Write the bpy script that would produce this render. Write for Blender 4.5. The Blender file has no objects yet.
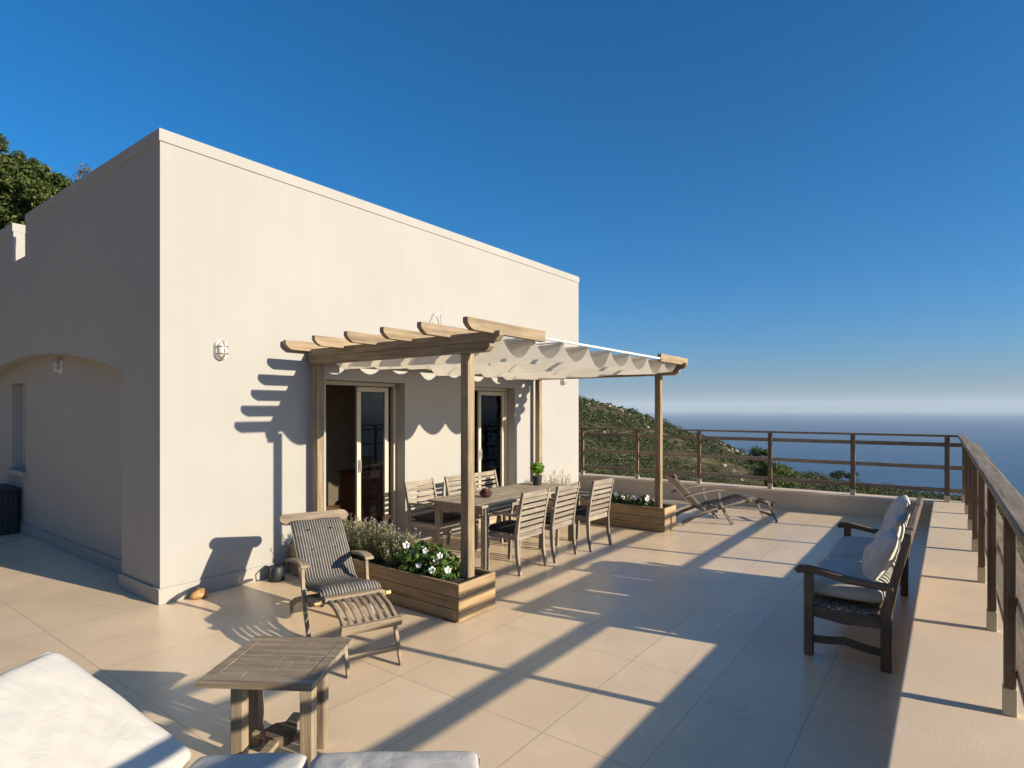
import bpy, bmesh, math, random
import numpy as np
from mathutils import Vector, Matrix, noise

random.seed(7)
rng = np.random.default_rng(11)
S = bpy.context.scene
COL = S.collection
PI = math.pi

# ------------------------------------------------------------------ materials
def new_mat(name):
    m = bpy.data.materials.new(name); m.use_nodes = True
    nt = m.node_tree
    b = nt.nodes['Principled BSDF']
    return m, nt, b

def N(nt, t, **kw):
    n = nt.nodes.new(t)
    for k, v in kw.items():
        setattr(n, k, v)
    return n

def ramp(nt, stops, interp='LINEAR'):
    n = N(nt, 'ShaderNodeValToRGB')
    n.color_ramp.interpolation = interp
    e = n.color_ramp.elements
    while len(e) < len(stops): e.new(0.5)
    for i, (p, c) in enumerate(stops):
        e[i].position = p; e[i].color = (*c, 1)
    return n

def coords(nt, scale=(1, 1, 1), kind='Object', rnd=True):
    tc = N(nt, 'ShaderNodeTexCoord')
    mp = N(nt, 'ShaderNodeMapping')
    mp.inputs['Scale'].default_value = scale
    nt.links.new(tc.outputs[kind], mp.inputs['Vector'])
    if rnd:
        oi = N(nt, 'ShaderNodeObjectInfo')
        ml = N(nt, 'ShaderNodeMath', operation='MULTIPLY'); ml.inputs[1].default_value = 37.0
        nt.links.new(oi.outputs['Random'], ml.inputs[0])
        cb = N(nt, 'ShaderNodeCombineXYZ')
        for i in range(3): nt.links.new(ml.outputs[0], cb.inputs[i])
        nt.links.new(cb.outputs[0], mp.inputs['Location'])
    return mp.outputs[0]

def noise_tex(nt, vec, scale, detail=4, rough=.55, dist=0):
    n = N(nt, 'ShaderNodeTexNoise')
    n.inputs['Scale'].default_value = scale; n.inputs['Detail'].default_value = detail
    n.inputs['Roughness'].default_value = rough; n.inputs['Distortion'].default_value = dist
    nt.links.new(vec, n.inputs['Vector'])
    return n

def mixc(nt, fac, a, b, mode='MIX'):
    n = N(nt, 'ShaderNodeMix', data_type='RGBA', blend_type=mode)
    for sock, v in ((n.inputs['Factor'], fac), (n.inputs['A'], a), (n.inputs['B'], b)):
        pass
    def put(sock, v):
        if hasattr(v, 'links') or hasattr(v, 'is_linked'): nt.links.new(v, sock)
        elif isinstance(v, (int, float)): sock.default_value = v
        else: sock.default_value = (*v, 1)
    put(n.inputs[0], fac); put(n.inputs[6], a); put(n.inputs[7], b)
    return n.outputs[2]

def bump(nt, b, h, strength=.3, dist=.01):
    n = N(nt, 'ShaderNodeBump')
    n.inputs['Strength'].default_value = strength; n.inputs['Distance'].default_value = dist
    nt.links.new(h, n.inputs['Height']); nt.links.new(n.outputs[0], b.inputs['Normal'])

def plaster(name, c, var=.06, rough=.9):
    m, nt, b = new_mat(name)
    v = coords(nt, rnd=False)
    n1 = noise_tex(nt, v, .9, 5, .6)
    n2 = noise_tex(nt, v, 60, 4, .6)
    # faint vertical rain streaks
    mp2 = coords(nt, (2.2, 2.2, .12), rnd=False)
    n3 = noise_tex(nt, mp2, 2.5, 4, .6)
    dk = tuple(x * (1 - var * 1.6) for x in c); lt = tuple(min(1, x * (1 + var)) for x in c)
    r1 = ramp(nt, [(.3, dk), (.7, lt)]); nt.links.new(n1.outputs[0], r1.inputs[0])
    r3 = ramp(nt, [(.3, (.975, .973, .968)), (.62, (1, 1, 1))]); nt.links.new(n3.outputs[0], r3.inputs[0])
    nt.links.new(mixc(nt, 1.0, r1.outputs[0], r3.outputs[0], 'MULTIPLY'), b.inputs['Base Color'])
    b.inputs['Roughness'].default_value = rough
    b.inputs['Specular IOR Level'].default_value = .2
    bump(nt, b, n2.outputs[0], .22, .004)
    return m

def wood(name, c1, c2, c3, axis='X', rough=.7, grain=1.0, knots=True, spec=.3):
    """c1 dark grain, c2 mid, c3 light; axis = grain direction in object space"""
    m, nt, b = new_mat(name)
    sc = {'X': (1.2, 26, 26), 'Y': (26, 1.2, 26), 'Z': (26, 26, 1.2)}[axis]
    v = coords(nt, tuple(s * grain for s in sc))
    n1 = noise_tex(nt, v, 1.0, 6, .62, .4)
    sc2 = {'X': (2.5, 120, 120), 'Y': (120, 2.5, 120), 'Z': (120, 120, 2.5)}[axis]
    n2 = noise_tex(nt, coords(nt, sc2), 1.0, 3, .6)
    v3 = coords(nt, (3, 3, 3))
    n3 = noise_tex(nt, v3, 1.4, 4, .6)
    r = ramp(nt, [(.26, c1), (.48, c2), (.74, c3)])
    nt.links.new(n1.outputs[0], r.inputs[0])
    r2 = ramp(nt, [(.32, (.62, .6, .58)), (.6, (1, 1, 1))]); nt.links.new(n2.outputs[0], r2.inputs[0])
    c = mixc(nt, .75, r.outputs[0], r2.outputs[0], 'MULTIPLY')
    r3 = ramp(nt, [(.3, (.74, .74, .76)), (.7, (1.12, 1.1, 1.06))]); nt.links.new(n3.outputs[0], r3.inputs[0])
    c = mixc(nt, .8, c, r3.outputs[0], 'MULTIPLY')
    oi = N(nt, 'ShaderNodeObjectInfo')
    r4 = ramp(nt, [(0, (.84, .84, .85)), (1, (1.1, 1.08, 1.05))]); nt.links.new(oi.outputs['Random'], r4.inputs[0])
    c = mixc(nt, 1.0, c, r4.outputs[0], 'MULTIPLY')
    nt.links.new(c, b.inputs['Base Color'])
    b.inputs['Roughness'].default_value = rough
    b.inputs['Specular IOR Level'].default_value = spec
    bump(nt, b, n2.outputs[0], .35, .003)
    return m

def simple(name, c, rough=.6, metal=0, var=.12, nscale=8, bmp=0):
    m, nt, b = new_mat(name)
    v = coords(nt)
    n = noise_tex(nt, v, nscale, 4)
    r = ramp(nt, [(.3, tuple(x * (1 - var) for x in c)), (.7, tuple(min(1, x * (1 + var)) for x in c))])
    nt.links.new(n.outputs[0], r.inputs[0]); nt.links.new(r.outputs[0], b.inputs['Base Color'])
    b.inputs['Roughness'].default_value = rough; b.inputs['Metallic'].default_value = metal
    if bmp:
        bump(nt, b, noise_tex(nt, v, nscale * 6, 3).outputs[0], bmp, .005)
    return m

def leafmat(name, stops, trans=.35, rough=.55):
    m, nt, b = new_mat(name)
    g = N(nt, 'ShaderNodeNewGeometry')
    r = ramp(nt, stops); nt.links.new(g.outputs['Random Per Island'], r.inputs[0])
    nt.links.new(r.outputs[0], b.inputs['Base Color'])
    b.inputs['Roughness'].default_value = rough; b.inputs['Specular IOR Level'].default_value = .25
    t = N(nt, 'ShaderNodeBsdfTranslucent'); nt.links.new(r.outputs[0], t.inputs['Color'])
    mx = N(nt, 'ShaderNodeMixShader'); mx.inputs[0].default_value = trans
    nt.links.new(b.outputs[0], mx.inputs[1]); nt.links.new(t.outputs[0], mx.inputs[2])
    nt.links.new(mx.outputs[0], nt.nodes['Material Output'].inputs['Surface'])
    return m

def fabric(name, c, trans=0.0, weave=900, wrinkle=.5, wscale=7):
    m, nt, b = new_mat(name)
    v = coords(nt)
    n1 = noise_tex(nt, v, wscale, 5, .6, 1.2)
    n2 = noise_tex(nt, v, weave, 2)
    n0 = noise_tex(nt, v, 3, 3)
    r = ramp(nt, [(.3, tuple(x * .9 for x in c)), (.7, c)]); nt.links.new(n0.outputs[0], r.inputs[0])
    nt.links.new(r.outputs[0], b.inputs['Base Color'])
    b.inputs['Roughness'].default_value = .95; b.inputs['Specular IOR Level'].default_value = .1
    add = N(nt, 'ShaderNodeMath', operation='MULTIPLY_ADD')
    nt.links.new(n2.outputs[0], add.inputs[0]); add.inputs[1].default_value = .08
    nt.links.new(n1.outputs[0], add.inputs[2])
    bump(nt, b, add.outputs[0], wrinkle, .02)
    if trans:
        t = N(nt, 'ShaderNodeBsdfTranslucent'); nt.links.new(r.outputs[0], t.inputs['Color'])
        mx = N(nt, 'ShaderNodeMixShader'); mx.inputs[0].default_value = trans
        nt.links.new(b.outputs[0], mx.inputs[1]); nt.links.new(t.outputs[0], mx.inputs[2])
        nt.links.new(mx.outputs[0], nt.nodes['Material Output'].inputs['Surface'])
    return m

M = {}
M['plaster'] = plaster('cream_plaster', (.345, .328, .30), .025)
M['band'] = plaster('parapet_band', (.35, .333, .304), .03)
M['base'] = plaster('skirting_stone', (.345, .325, .29), .05, .7)
M['coping'] = plaster('coping_stone', (.68, .535, .385), .07, .75)
M['kerbwall'] = plaster('parapet_render', (.58, .48, .36), .08)
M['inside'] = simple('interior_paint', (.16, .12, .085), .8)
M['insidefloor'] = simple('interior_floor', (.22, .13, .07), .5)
HON = ((.17, .115, .065), (.32, .24, .15), (.42, .335, .23))
for ax in 'XYZ':
    M['honey' + ax] = wood('pergola_wood_' + ax, *HON, axis=ax)
    M['planter' + ax] = wood('planter_wood_' + ax, (.20, .13, .068), (.36, .25, .135), (.47, .35, .215), axis=ax)
    M['teak' + ax] = wood('weathered_teak_' + ax, (.155, .128, .098), (.29, .248, .195), (.40, .35, .285), axis=ax)
    M['deck' + ax] = wood('deckchair_teak_' + ax, (.18, .135, .09), (.34, .265, .18), (.46, .375, .27), axis=ax)
    M['dark' + ax] = wood('dark_teak_' + ax, (.085, .06, .042), (.16, .115, .08), (.25, .19, .135), axis=ax)
    M['grey' + ax] = wood('grey_teak_' + ax, (.09, .075, .06), (.17, .145, .12), (.26, .225, .185), axis=ax)  # teak darkened to carry the shade on the backlit far deck chair
    M['rail' + ax] = wood('railing_wood_' + ax, (.17, .125, .08), (.32, .245, .17), (.45, .37, .28), axis=ax)
M['postsdark'] = wood('railing_post_wood', (.11, .074, .046), (.20, .135, .085), (.29, .21, .14), axis='Z')
M['plinth'] = simple('post_plinth', (.52, .44, .30), .8, 0, .1, 12)
M['frame'] = simple('door_frame_paint', (.50, .43, .33), .45, 0, .05)
M['metal'] = simple('grey_metal', (.45, .43, .40), .35, .8, .08)
M['brass'] = simple('brass', (.62, .44, .18), .35, .9, .08)
M['white'] = simple('white_enamel', (.72, .70, .66), .4, 0, .05)
M['black'] = simple('black_plastic', (.012, .014, .018), .55, 0, .2)
M['ceramic'] = simple('pale_ceramic', (.55, .50, .42), .3, 0, .05)
M['redwood'] = simple('red_lacquered_wood', (.16, .03, .015), .4, 0, .2)
M['soil'] = simple('potting_soil', (.035, .024, .016), .95, 0, .4, 30, .8)
M['stone'] = simple('golden_stone', (.36, .20, .07), .5, 0, .5, 25, .6)
M['basket'] = simple('dark_red_wicker', (.06, .018, .012), .7, 0, .5, 40, .8)
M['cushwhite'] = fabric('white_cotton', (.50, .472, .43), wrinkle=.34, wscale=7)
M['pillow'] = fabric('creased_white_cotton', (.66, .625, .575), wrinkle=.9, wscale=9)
M['seatdark'] = fabric('charcoal_cushion', (.035, .034, .036), wrinkle=.4)
M['canvas'] = fabric('cream_canvas', (.88, .79, .63), trans=.62, wrinkle=.25, wscale=4)
M['batten'] = fabric('white_canvas_roll', (.82, .80, .76), wrinkle=.15)
M['petal'] = leafmat('white_petal', [(0, (.75, .72, .70)), (1, (.85, .83, .80))], .3)
M['purple'] = leafmat('lavender_spike', [(0, (.30, .22, .30)), (.5, (.45, .38, .34)), (1, (.55, .48, .34))], .3)
M['bark'] = simple('bark', (.12, .085, .055), .9, 0, .3, 14, .8)
M['leaf_petunia'] = leafmat('petunia_leaf', [(0, (.035, .085, .018)), (.55, (.075, .16, .03)), (1, (.20, .26, .05))])
M['leaf_laven'] = leafmat('lavender_leaf', [(0, (.10, .12, .045)), (.5, (.25, .26, .11)), (1, (.48, .44, .21))])
M['leaf_grass'] = leafmat('dry_grass', [(0, (.30, .27, .13)), (1, (.50, .44, .25))])
M['leaf_basil'] = leafmat('basil_leaf', [(0, (.09, .20, .02)), (1, (.26, .40, .05))], .45)
M['leaf_dark'] = leafmat('dark_flower_leaf', [(0, (.02, .05, .015)), (.7, (.04, .09, .025)), (1, (.10, .14, .04))])
M['leaf_tree'] = leafmat('evergreen_oak_leaf', [(0, (.025, .05, .012)), (.5, (.065, .10, .022)), (.85, (.13, .15, .035)), (1, (.20, .19, .06))])
M['leaf_twig'] = leafmat('dry_twig_leaf', [(0, (.10, .08, .05)), (1, (.20, .17, .10))])
M['leaf_pine'] = leafmat('pine_needles', [(0, (.025, .05, .010)), (.5, (.07, .105, .018)), (1, (.22, .22, .035))], .2)
M['leaf_stonepine'] = leafmat('stone_pine_needles', [(0, (.02, .045, .02)), (1, (.06, .09, .035))], .2)
M['maquis'] = leafmat('maquis_leaf', [(0, (.018, .034, .011)), (.4, (.042, .062, .019)), (.75, (.085, .10, .032)), (1, (.17, .155, .06))], .15, .7)
M['rock'] = simple('granite_boulder', (.36, .29, .21), .9, 0, .3, .5, .5)

def glassmat():
    m, nt, b = new_mat('window_glass')
    nt.nodes.remove(b)
    t = N(nt, 'ShaderNodeBsdfTransparent'); t.inputs[0].default_value = (.78, .80, .78, 1)
    g = N(nt, 'ShaderNodeBsdfGlossy'); g.inputs['Roughness'].default_value = .01
    lw = N(nt, 'ShaderNodeFresnel'); lw.inputs[0].default_value = 1.33
    mx = N(nt, 'ShaderNodeMixShader')
    nt.links.new(lw.outputs[0], mx.inputs[0]); nt.links.new(t.outputs[0], mx.inputs[1]); nt.links.new(g.outputs[0], mx.inputs[2])
    nt.links.new(mx.outputs[0], nt.nodes['Material Output'].inputs['Surface'])
    return m
M['glass'] = glassmat()

def stripes():
    m, nt, b = new_mat('striped_cushion')
    v = coords(nt, rnd=False)
    sp = N(nt, 'ShaderNodeSeparateXYZ'); nt.links.new(v, sp.inputs[0])
    ml = N(nt, 'ShaderNodeMath', operation='MULTIPLY'); ml.inputs[1].default_value = 1 / .0225
    nt.links.new(sp.outputs[0], ml.inputs[0])
    ad = N(nt, 'ShaderNodeMath', operation='ADD'); ad.inputs[1].default_value = 50; nt.links.new(ml.outputs[0], ad.inputs[0])
    fr = N(nt, 'ShaderNodeMath', operation='FRACT'); nt.links.new(ad.outputs[0], fr.inputs[0])
    r = ramp(nt, [(0, (.32, .285, .23)), (.22, (.32, .285, .23)), (.30, (.058, .055, .056)), (.94, (.058, .055, .056)), (1, (.32, .285, .23))])
    nt.links.new(fr.outputs[0], r.inputs[0])
    nz = noise_tex(nt, coords(nt), 14, 3)
    r2 = ramp(nt, [(.3, (.8, .8, .8)), (.7, (1.1, 1.1, 1.1))]); nt.links.new(nz.outputs[0], r2.inputs[0])
    nt.links.new(mixc(nt, 1.0, r.outputs[0], r2.outputs[0], 'MULTIPLY'), b.inputs['Base Color'])
    b.inputs['Roughness'].default_value = .95; b.inputs['Specular IOR Level'].default_value = .1
    bump(nt, b, noise_tex(nt, coords(nt), 9, 4).outputs[0], .4, .01)
    return m
M['stripe'] = stripes()

def tilemat():
    m, nt, b = new_mat('terrace_tiles')
    tc = N(nt, 'ShaderNodeTexCoord')
    sp = N(nt, 'ShaderNodeSeparateXYZ'); nt.links.new(tc.outputs['Object'], sp.inputs[0])
    PX, PY = 1.165, .578
    def cell(sock, off, p):
        a = N(nt, 'ShaderNodeMath', operation='SUBTRACT'); a.inputs[1].default_value = off; nt.links.new(sock, a.inputs[0])
        d = N(nt, 'ShaderNodeMath', operation='DIVIDE'); d.inputs[1].default_value = p; nt.links.new(a.outputs[0], d.inputs[0])
        f = N(nt, 'ShaderNodeMath', operation='FLOOR'); nt.links.new(d.outputs[0], f.inputs[0])
        fr = N(nt, 'ShaderNodeMath', operation='SUBTRACT'); nt.links.new(d.outputs[0], fr.inputs[0]); nt.links.new(f.outputs[0], fr.inputs[1])
        # distance to the nearest line in metres
        o = N(nt, 'ShaderNodeMath', operation='SUBTRACT'); o.inputs[0].default_value = 1; nt.links.new(fr.outputs[0], o.inputs[1])
        mn = N(nt, 'ShaderNodeMath', operation='MINIMUM'); nt.links.new(fr.outputs[0], mn.inputs[0]); nt.links.new(o.outputs[0], mn.inputs[1])
        mt = N(nt, 'ShaderNodeMath', operation='MULTIPLY'); mt.inputs[1].default_value = p; nt.links.new(mn.outputs[0], mt.inputs[0])
        return f.outputs[0], mt.outputs[0]
    fx, dx = cell(sp.outputs[0], 2.72 - 1.165 * 20, PX)
    fy, dy = cell(sp.outputs[1], 1.82 - .578 * 40, PY)
    mn = N(nt, 'ShaderNodeMath', operation='MINIMUM'); nt.links.new(dx, mn.inputs[0]); nt.links.new(dy, mn.inputs[1])
    gr = N(nt, 'ShaderNodeMapRange'); gr.inputs[1].default_value = .0025; gr.inputs[2].default_value = .0045
    nt.links.new(mn.outputs[0], gr.inputs[0])
    cb = N(nt, 'ShaderNodeCombineXYZ'); nt.links.new(fx, cb.inputs[0]); nt.links.new(fy, cb.inputs[1])
    wn = N(nt, 'ShaderNodeTexWhiteNoise', noise_dimensions='2D'); nt.links.new(cb.outputs[0], wn.inputs['Vector'])
    r = ramp(nt, [(0, (.735, .555, .365)), (1, (.785, .60, .40))]); nt.links.new(wn.outputs[0], r.inputs[0])
    v = coords(nt, rnd=False)
    n1 = noise_tex(nt, v, 1.3, 5, .6); n2 = noise_tex(nt, coords(nt, (3, 20, 20), rnd=False), 2.5, 5, .6); n3 = noise_tex(nt, v, 140, 2)
    r1 = ramp(nt, [(.3, (.90, .90, .91)), (.7, (1.05, 1.05, 1.04))]); nt.links.new(n1.outputs[0], r1.inputs[0])
    r2 = ramp(nt, [(.3, (.95, .95, .95)), (.7, (1.04, 1.04, 1.04))]); nt.links.new(n2.outputs[0], r2.inputs[0])
    c = mixc(nt, 1.0, r.outputs[0], r1.outputs[0], 'MULTIPLY')
    c = mixc(nt, 1.0, c, r2.outputs[0], 'MULTIPLY')
    n5 = noise_tex(nt, v, .55, 6, .7, .8); r5 = ramp(nt, [(.34, (.93, .915, .90)), (.54, (1, 1, 1))]); nt.links.new(n5.outputs[0], r5.inputs[0])
    c = mixc(nt, .8, c, r5.outputs[0], 'MULTIPLY')
    c = mixc(nt, gr.outputs[0], (.48, .36, .235), c)
    nt.links.new(c, b.inputs['Base Color'])
    rr = N(nt, 'ShaderNodeMapRange'); rr.inputs[3].default_value = .20; rr.inputs[4].default_value = .40
    nt.links.new(n1.outputs[0], rr.inputs[0]); nt.links.new(rr.outputs[0], b.inputs['Roughness'])
    b.inputs['Specular IOR Level'].default_value = .5
    ml = N(nt, 'ShaderNodeMath', operation='MULTIPLY_ADD'); nt.links.new(n3.outputs[0], ml.inputs[0]); ml.inputs[1].default_value = .1
    nt.links.new(gr.outputs[0], ml.inputs[2])
    bump(nt, b, ml.outputs[0], .25, .002)
    return m
M['tiles'] = tilemat()

def seamat():
    m, nt, b = new_mat('sea_water')
    v = coords(nt, (1, 1, 1), rnd=False)
    n1 = noise_tex(nt, v, .02, 6, .6); n2 = noise_tex(nt, v, .0011, 3)
    r = ramp(nt, [(.35, (.008, .045, .105)), (.65, (.013, .062, .14))]); nt.links.new(n2.outputs[0], r.inputs[0])
    nt.links.new(r.outputs[0], b.inputs['Base Color'])
    b.inputs['Roughness'].default_value = .32; b.inputs['IOR'].default_value = 1.33
    bump(nt, b, n1.outputs[0], .6, 6)
    return m
M['sea'] = seamat()

def hillmat():
    m, nt, b = new_mat('maquis_ground')
    v = coords(nt, rnd=False)
    n1 = noise_tex(nt, v, .12, 6, .65); n2 = noise_tex(nt, v, .6, 6, .7)
    r1 = ramp(nt, [(.30, (.04, .046, .018)), (.47, (.10, .085, .04)), (.68, (.23, .175, .098))]); nt.links.new(n1.outputs[0], r1.inputs[0])
    r2 = ramp(nt, [(.35, (.55, .6, .5)), (.65, (1.25, 1.2, 1.1))]); nt.links.new(n2.outputs[0], r2.inputs[0])
    nt.links.new(mixc(nt, 1.0, r1.outputs[0], r2.outputs[0], 'MULTIPLY'), b.inputs['Base Color'])
    b.inputs['Roughness'].default_value = .95; b.inputs['Specular IOR Level'].default_value = .1
    bump(nt, b, n2.outputs[0], 1, 1.0)
    return m
M['hill'] = hillmat()
M['island'] = simple('distant_land', (.10, .10, .07), .9, 0, .3, .0005)

# ------------------------------------------------------------------ mesh helpers
class MB:
    def __init__(s): s.v = []; s.f = []; s.mi = []; s.cur = 0
    def face(s, idx): s.f.append(idx); s.mi.append(s.cur)
    def box(s, x0, x1, y0, y1, z0, z1, mat=None):
        n = len(s.v)
        P = [(x0, y0, z0), (x1, y0, z0), (x1, y1, z0), (x0, y1, z0), (x0, y0, z1), (x1, y0, z1), (x1, y1, z1), (x0, y1, z1)]
        if mat is not None: P = [tuple(mat @ Vector(p)) for p in P]
        s.v += P
        for f in ((0, 3, 2, 1), (4, 5, 6, 7), (0, 1, 5, 4), (1, 2, 6, 5), (2, 3, 7, 6), (3, 0, 4, 7)):
            s.face(tuple(n + i for i in f))
        return s
    def bar(s, p, q, w, h, up=(0, 0, 1)):
        """rectangular bar from p to q; w across, h along up"""
        p, q = Vector(p), Vector(q); d = (q - p).normalized(); up = Vector(up)
        if abs(d.dot(up)) > .98: up = Vector((0, 1, 0))
        x = d.cross(up).normalized(); y = x.cross(d).normalized()
        n = len(s.v)
        for c in (p, q):
            for a, b in ((-1, -1), (1, -1), (1, 1), (-1, 1)):
                s.v.append(tuple(c + x * a * w / 2 + y * b * h / 2))
        for f in ((0, 1, 2, 3), (7, 6, 5, 4), (0, 4, 5, 1), (1, 5, 6, 2), (2, 6, 7, 3), (3, 7, 4, 0)):
            s.face(tuple(n + i for i in f))
        return s
    def ribbon(s, pts, w, h, side):
        """bar of rectangular section along a planar path; w along side vector, h perpendicular in the plane (h may be a list)"""
        side = Vector(side).normalized(); pts = [Vector(p) for p in pts]; n = len(s.v); k = len(pts)
        for i, p in enumerate(pts):
            d = (pts[min(i + 1, k - 1)] - pts[max(i - 1, 0)]).normalized(); up = side.cross(d).normalized()
            hh = h[i] if isinstance(h, (list, tuple)) else h
            for a, b in ((-1, -1), (1, -1), (1, 1), (-1, 1)):
                s.v.append(tuple(p + side * a * w / 2 + up * b * hh / 2))
        for i in range(k - 1):
            for a in range(4):
                b = (a + 1) % 4
                s.face((n + 4 * i + a, n + 4 * i + b, n + 4 * i + 4 + b, n + 4 * i + 4 + a))
        s.face((n + 3, n + 2, n + 1, n)); e = n + 4 * (k - 1); s.face((e, e + 1, e + 2, e + 3))
        return s
    def tube(s, pts, r, seg=8):
        pts = [Vector(p) for p in pts]; n = len(s.v); k = len(pts)
        px = None
        for i, p in enumerate(pts):
            d = (pts[min(i + 1, k - 1)] - pts[max(i - 1, 0)]).normalized()
            if px is None:
                px = d.orthogonal().normalized()
            px = (px - d * px.dot(d)).normalized(); py = d.cross(px)
            rr = r[i] if isinstance(r, (list, tuple)) else r
            for j in range(seg):
                a = 2 * PI * j / seg
                s.v.append(tuple(p + (px * math.cos(a) + py * math.sin(a)) * rr))
        for i in range(k - 1):
            for j in range(seg):
                s.face((n + i * seg + j, n + i * seg + (j + 1) % seg, n + (i + 1) * seg + (j + 1) % seg, n + (i + 1) * seg + j))
        s.face(tuple(n + j for j in range(seg))[::-1]); s.face(tuple(n + (k - 1) * seg + j for j in range(seg)))
        return s
    def prism(s, poly, d, extr):
        """poly: list of 3D points (planar), extruded by vector extr"""
        n = len(s.v); k = len(poly); e = Vector(extr)
        s.v += [tuple(p) for p in poly] + [tuple(Vector(p) + e) for p in poly]
        s.face(tuple(n + i for i in range(k))[::-1]); s.face(tuple(n + k + i for i in range(k)))
        for i in range(k):
            j = (i + 1) % k
            s.face((n + i, n + j, n + k + j, n + k + i))
        return s
    def lathe(s, prof, c=(0, 0, 0), seg=20, sx=1, sy=1):
        n = len(s.v); k = len(prof)
        for r, z in prof:
            for j in range(seg):
                a = 2 * PI * j / seg
                s.v.append((c[0] + r * sx * math.cos(a), c[1] + r * sy * math.sin(a), c[2] + z))
        for i in range(k - 1):
            for j in range(seg):
                s.face((n + i * seg + j, n + i * seg + (j + 1) % seg, n + (i + 1) * seg + (j + 1) % seg, n + (i + 1) * seg + j))
        s.face(tuple(n + j for j in range(seg))[::-1]); s.face(tuple(n + (k - 1) * seg + j for j in range(seg)))
        return s
    def build(s, name, mat, parent=None, bevel=0, smooth=False, loc=None, fixn=True):
        me = bpy.data.meshes.new(name)
        me.from_pydata([tuple(map(float, p)) for p in s.v], [], s.f)
        mats = mat if isinstance(mat, (list, tuple)) else [mat]
        for m in mats: me.materials.append(m)
        if len(mats) > 1: me.polygons.foreach_set('material_index', s.mi)
        if fixn:
            bm = bmesh.new(); bm.from_mesh(me); bmesh.ops.recalc_face_normals(bm, faces=bm.faces); bm.to_mesh(me); bm.free()
        if smooth: me.polygons.foreach_set('use_smooth', [True] * len(me.polygons))
        me.update()
        o = bpy.data.objects.new(name, me); COL.objects.link(o)
        if parent is not None: o.parent = parent
        if loc is not None: o.location = loc
        if bevel:
            b = o.modifiers.new('bevel', 'BEVEL'); b.width = bevel; b.segments = 2; b.limit_method = 'ANGLE'; b.angle_limit = .6
            b.harden_normals = False
        return o

def tag(o, label=None, cat=None, group=None, kind=None):
    if label: o['label'] = label
    if cat: o['category'] = cat
    if group: o['group'] = group
    if kind: o['kind'] = kind
    return o

def thing(name, label, cat, loc=(0, 0, 0), rz=0, group=None):
    o = bpy.data.objects.new(name, None); COL.objects.link(o)
    o.empty_display_size = .2
    o.location = loc; o.rotation_euler = (0, 0, rz)
    return tag(o, label, cat, group)

def copy_tree(o, loc, rz, label=None, parent=None):
    c = o.copy(); COL.objects.link(c)
    if parent is not None: c.parent = parent
    else:
        c.location = loc; c.rotation_euler = (0, 0, rz)
        if label: c['label'] = label
    for ch in list(o.children): copy_tree(ch, None, None, None, c)
    return c

def quads_mesh(name, V, mat, parent=None):
    """V: (n,4,3) array of separate quads"""
    V = np.asarray(V, dtype=np.float32); n = len(V)
    me = bpy.data.meshes.new(name)
    me.vertices.add(n * 4); me.loops.add(n * 4); me.polygons.add(n)
    me.vertices.foreach_set('co', V.reshape(-1))
    me.loops.foreach_set('vertex_index', np.arange(n * 4, dtype=np.int32))
    me.polygons.foreach_set('loop_start', np.arange(0, n * 4, 4, dtype=np.int32))
    me.materials.append(mat); me.update(calc_edges=True); me.validate()
    o = bpy.data.objects.new(name, me); COL.objects.link(o)
    if parent is not None: o.parent = parent
    return o

def unit(a): return a / np.maximum(np.linalg.norm(a, axis=-1, keepdims=True), 1e-9)

def leaf_quads(P, size, aspect=.5, normal=None, jitter=1.0, direction=None):
    """diamond leaves at points P"""
    n = len(P)
    size = np.broadcast_to(size, (n,)) * rng.uniform(.65, 1.35, n)
    if direction is None: t = unit(rng.normal(size=(n, 3)))
    else: t = unit(direction + jitter * rng.normal(size=(n, 3)) * .35)
    if normal is None: nn = unit(rng.normal(size=(n, 3)))
    else: nn = unit(normal + jitter * rng.normal(size=(n, 3)) * .6)
    b = unit(np.cross(nn, t)); t = unit(np.cross(b, nn)) if direction is None else t
    L = (size[:, None] * t) * .5; W = (size * aspect)[:, None] * b * .5
    return np.stack([P - L, P + W - L * .1, P + L, P - W - L * .1], axis=1)

def clump(center, radii, n, size, aspect=.5, shell=.55, up=.25):
    d = unit(rng.normal(size=(n, 3)))
    r = shell + (1 - shell) * rng.random(n) ** .7
    bumpy = 1 + .16 * np.sin(d[:, 0] * 7 + center[0]) * np.sin(d[:, 1] * 6 + center[1]) + .1 * np.sin(d[:, 2] * 9 + center[2])
    P = np.array(center) + d * np.array(radii) * (r * bumpy)[:, None]
    return leaf_quads(P, size, aspect, normal=d + np.array([0, 0, up]))

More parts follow.
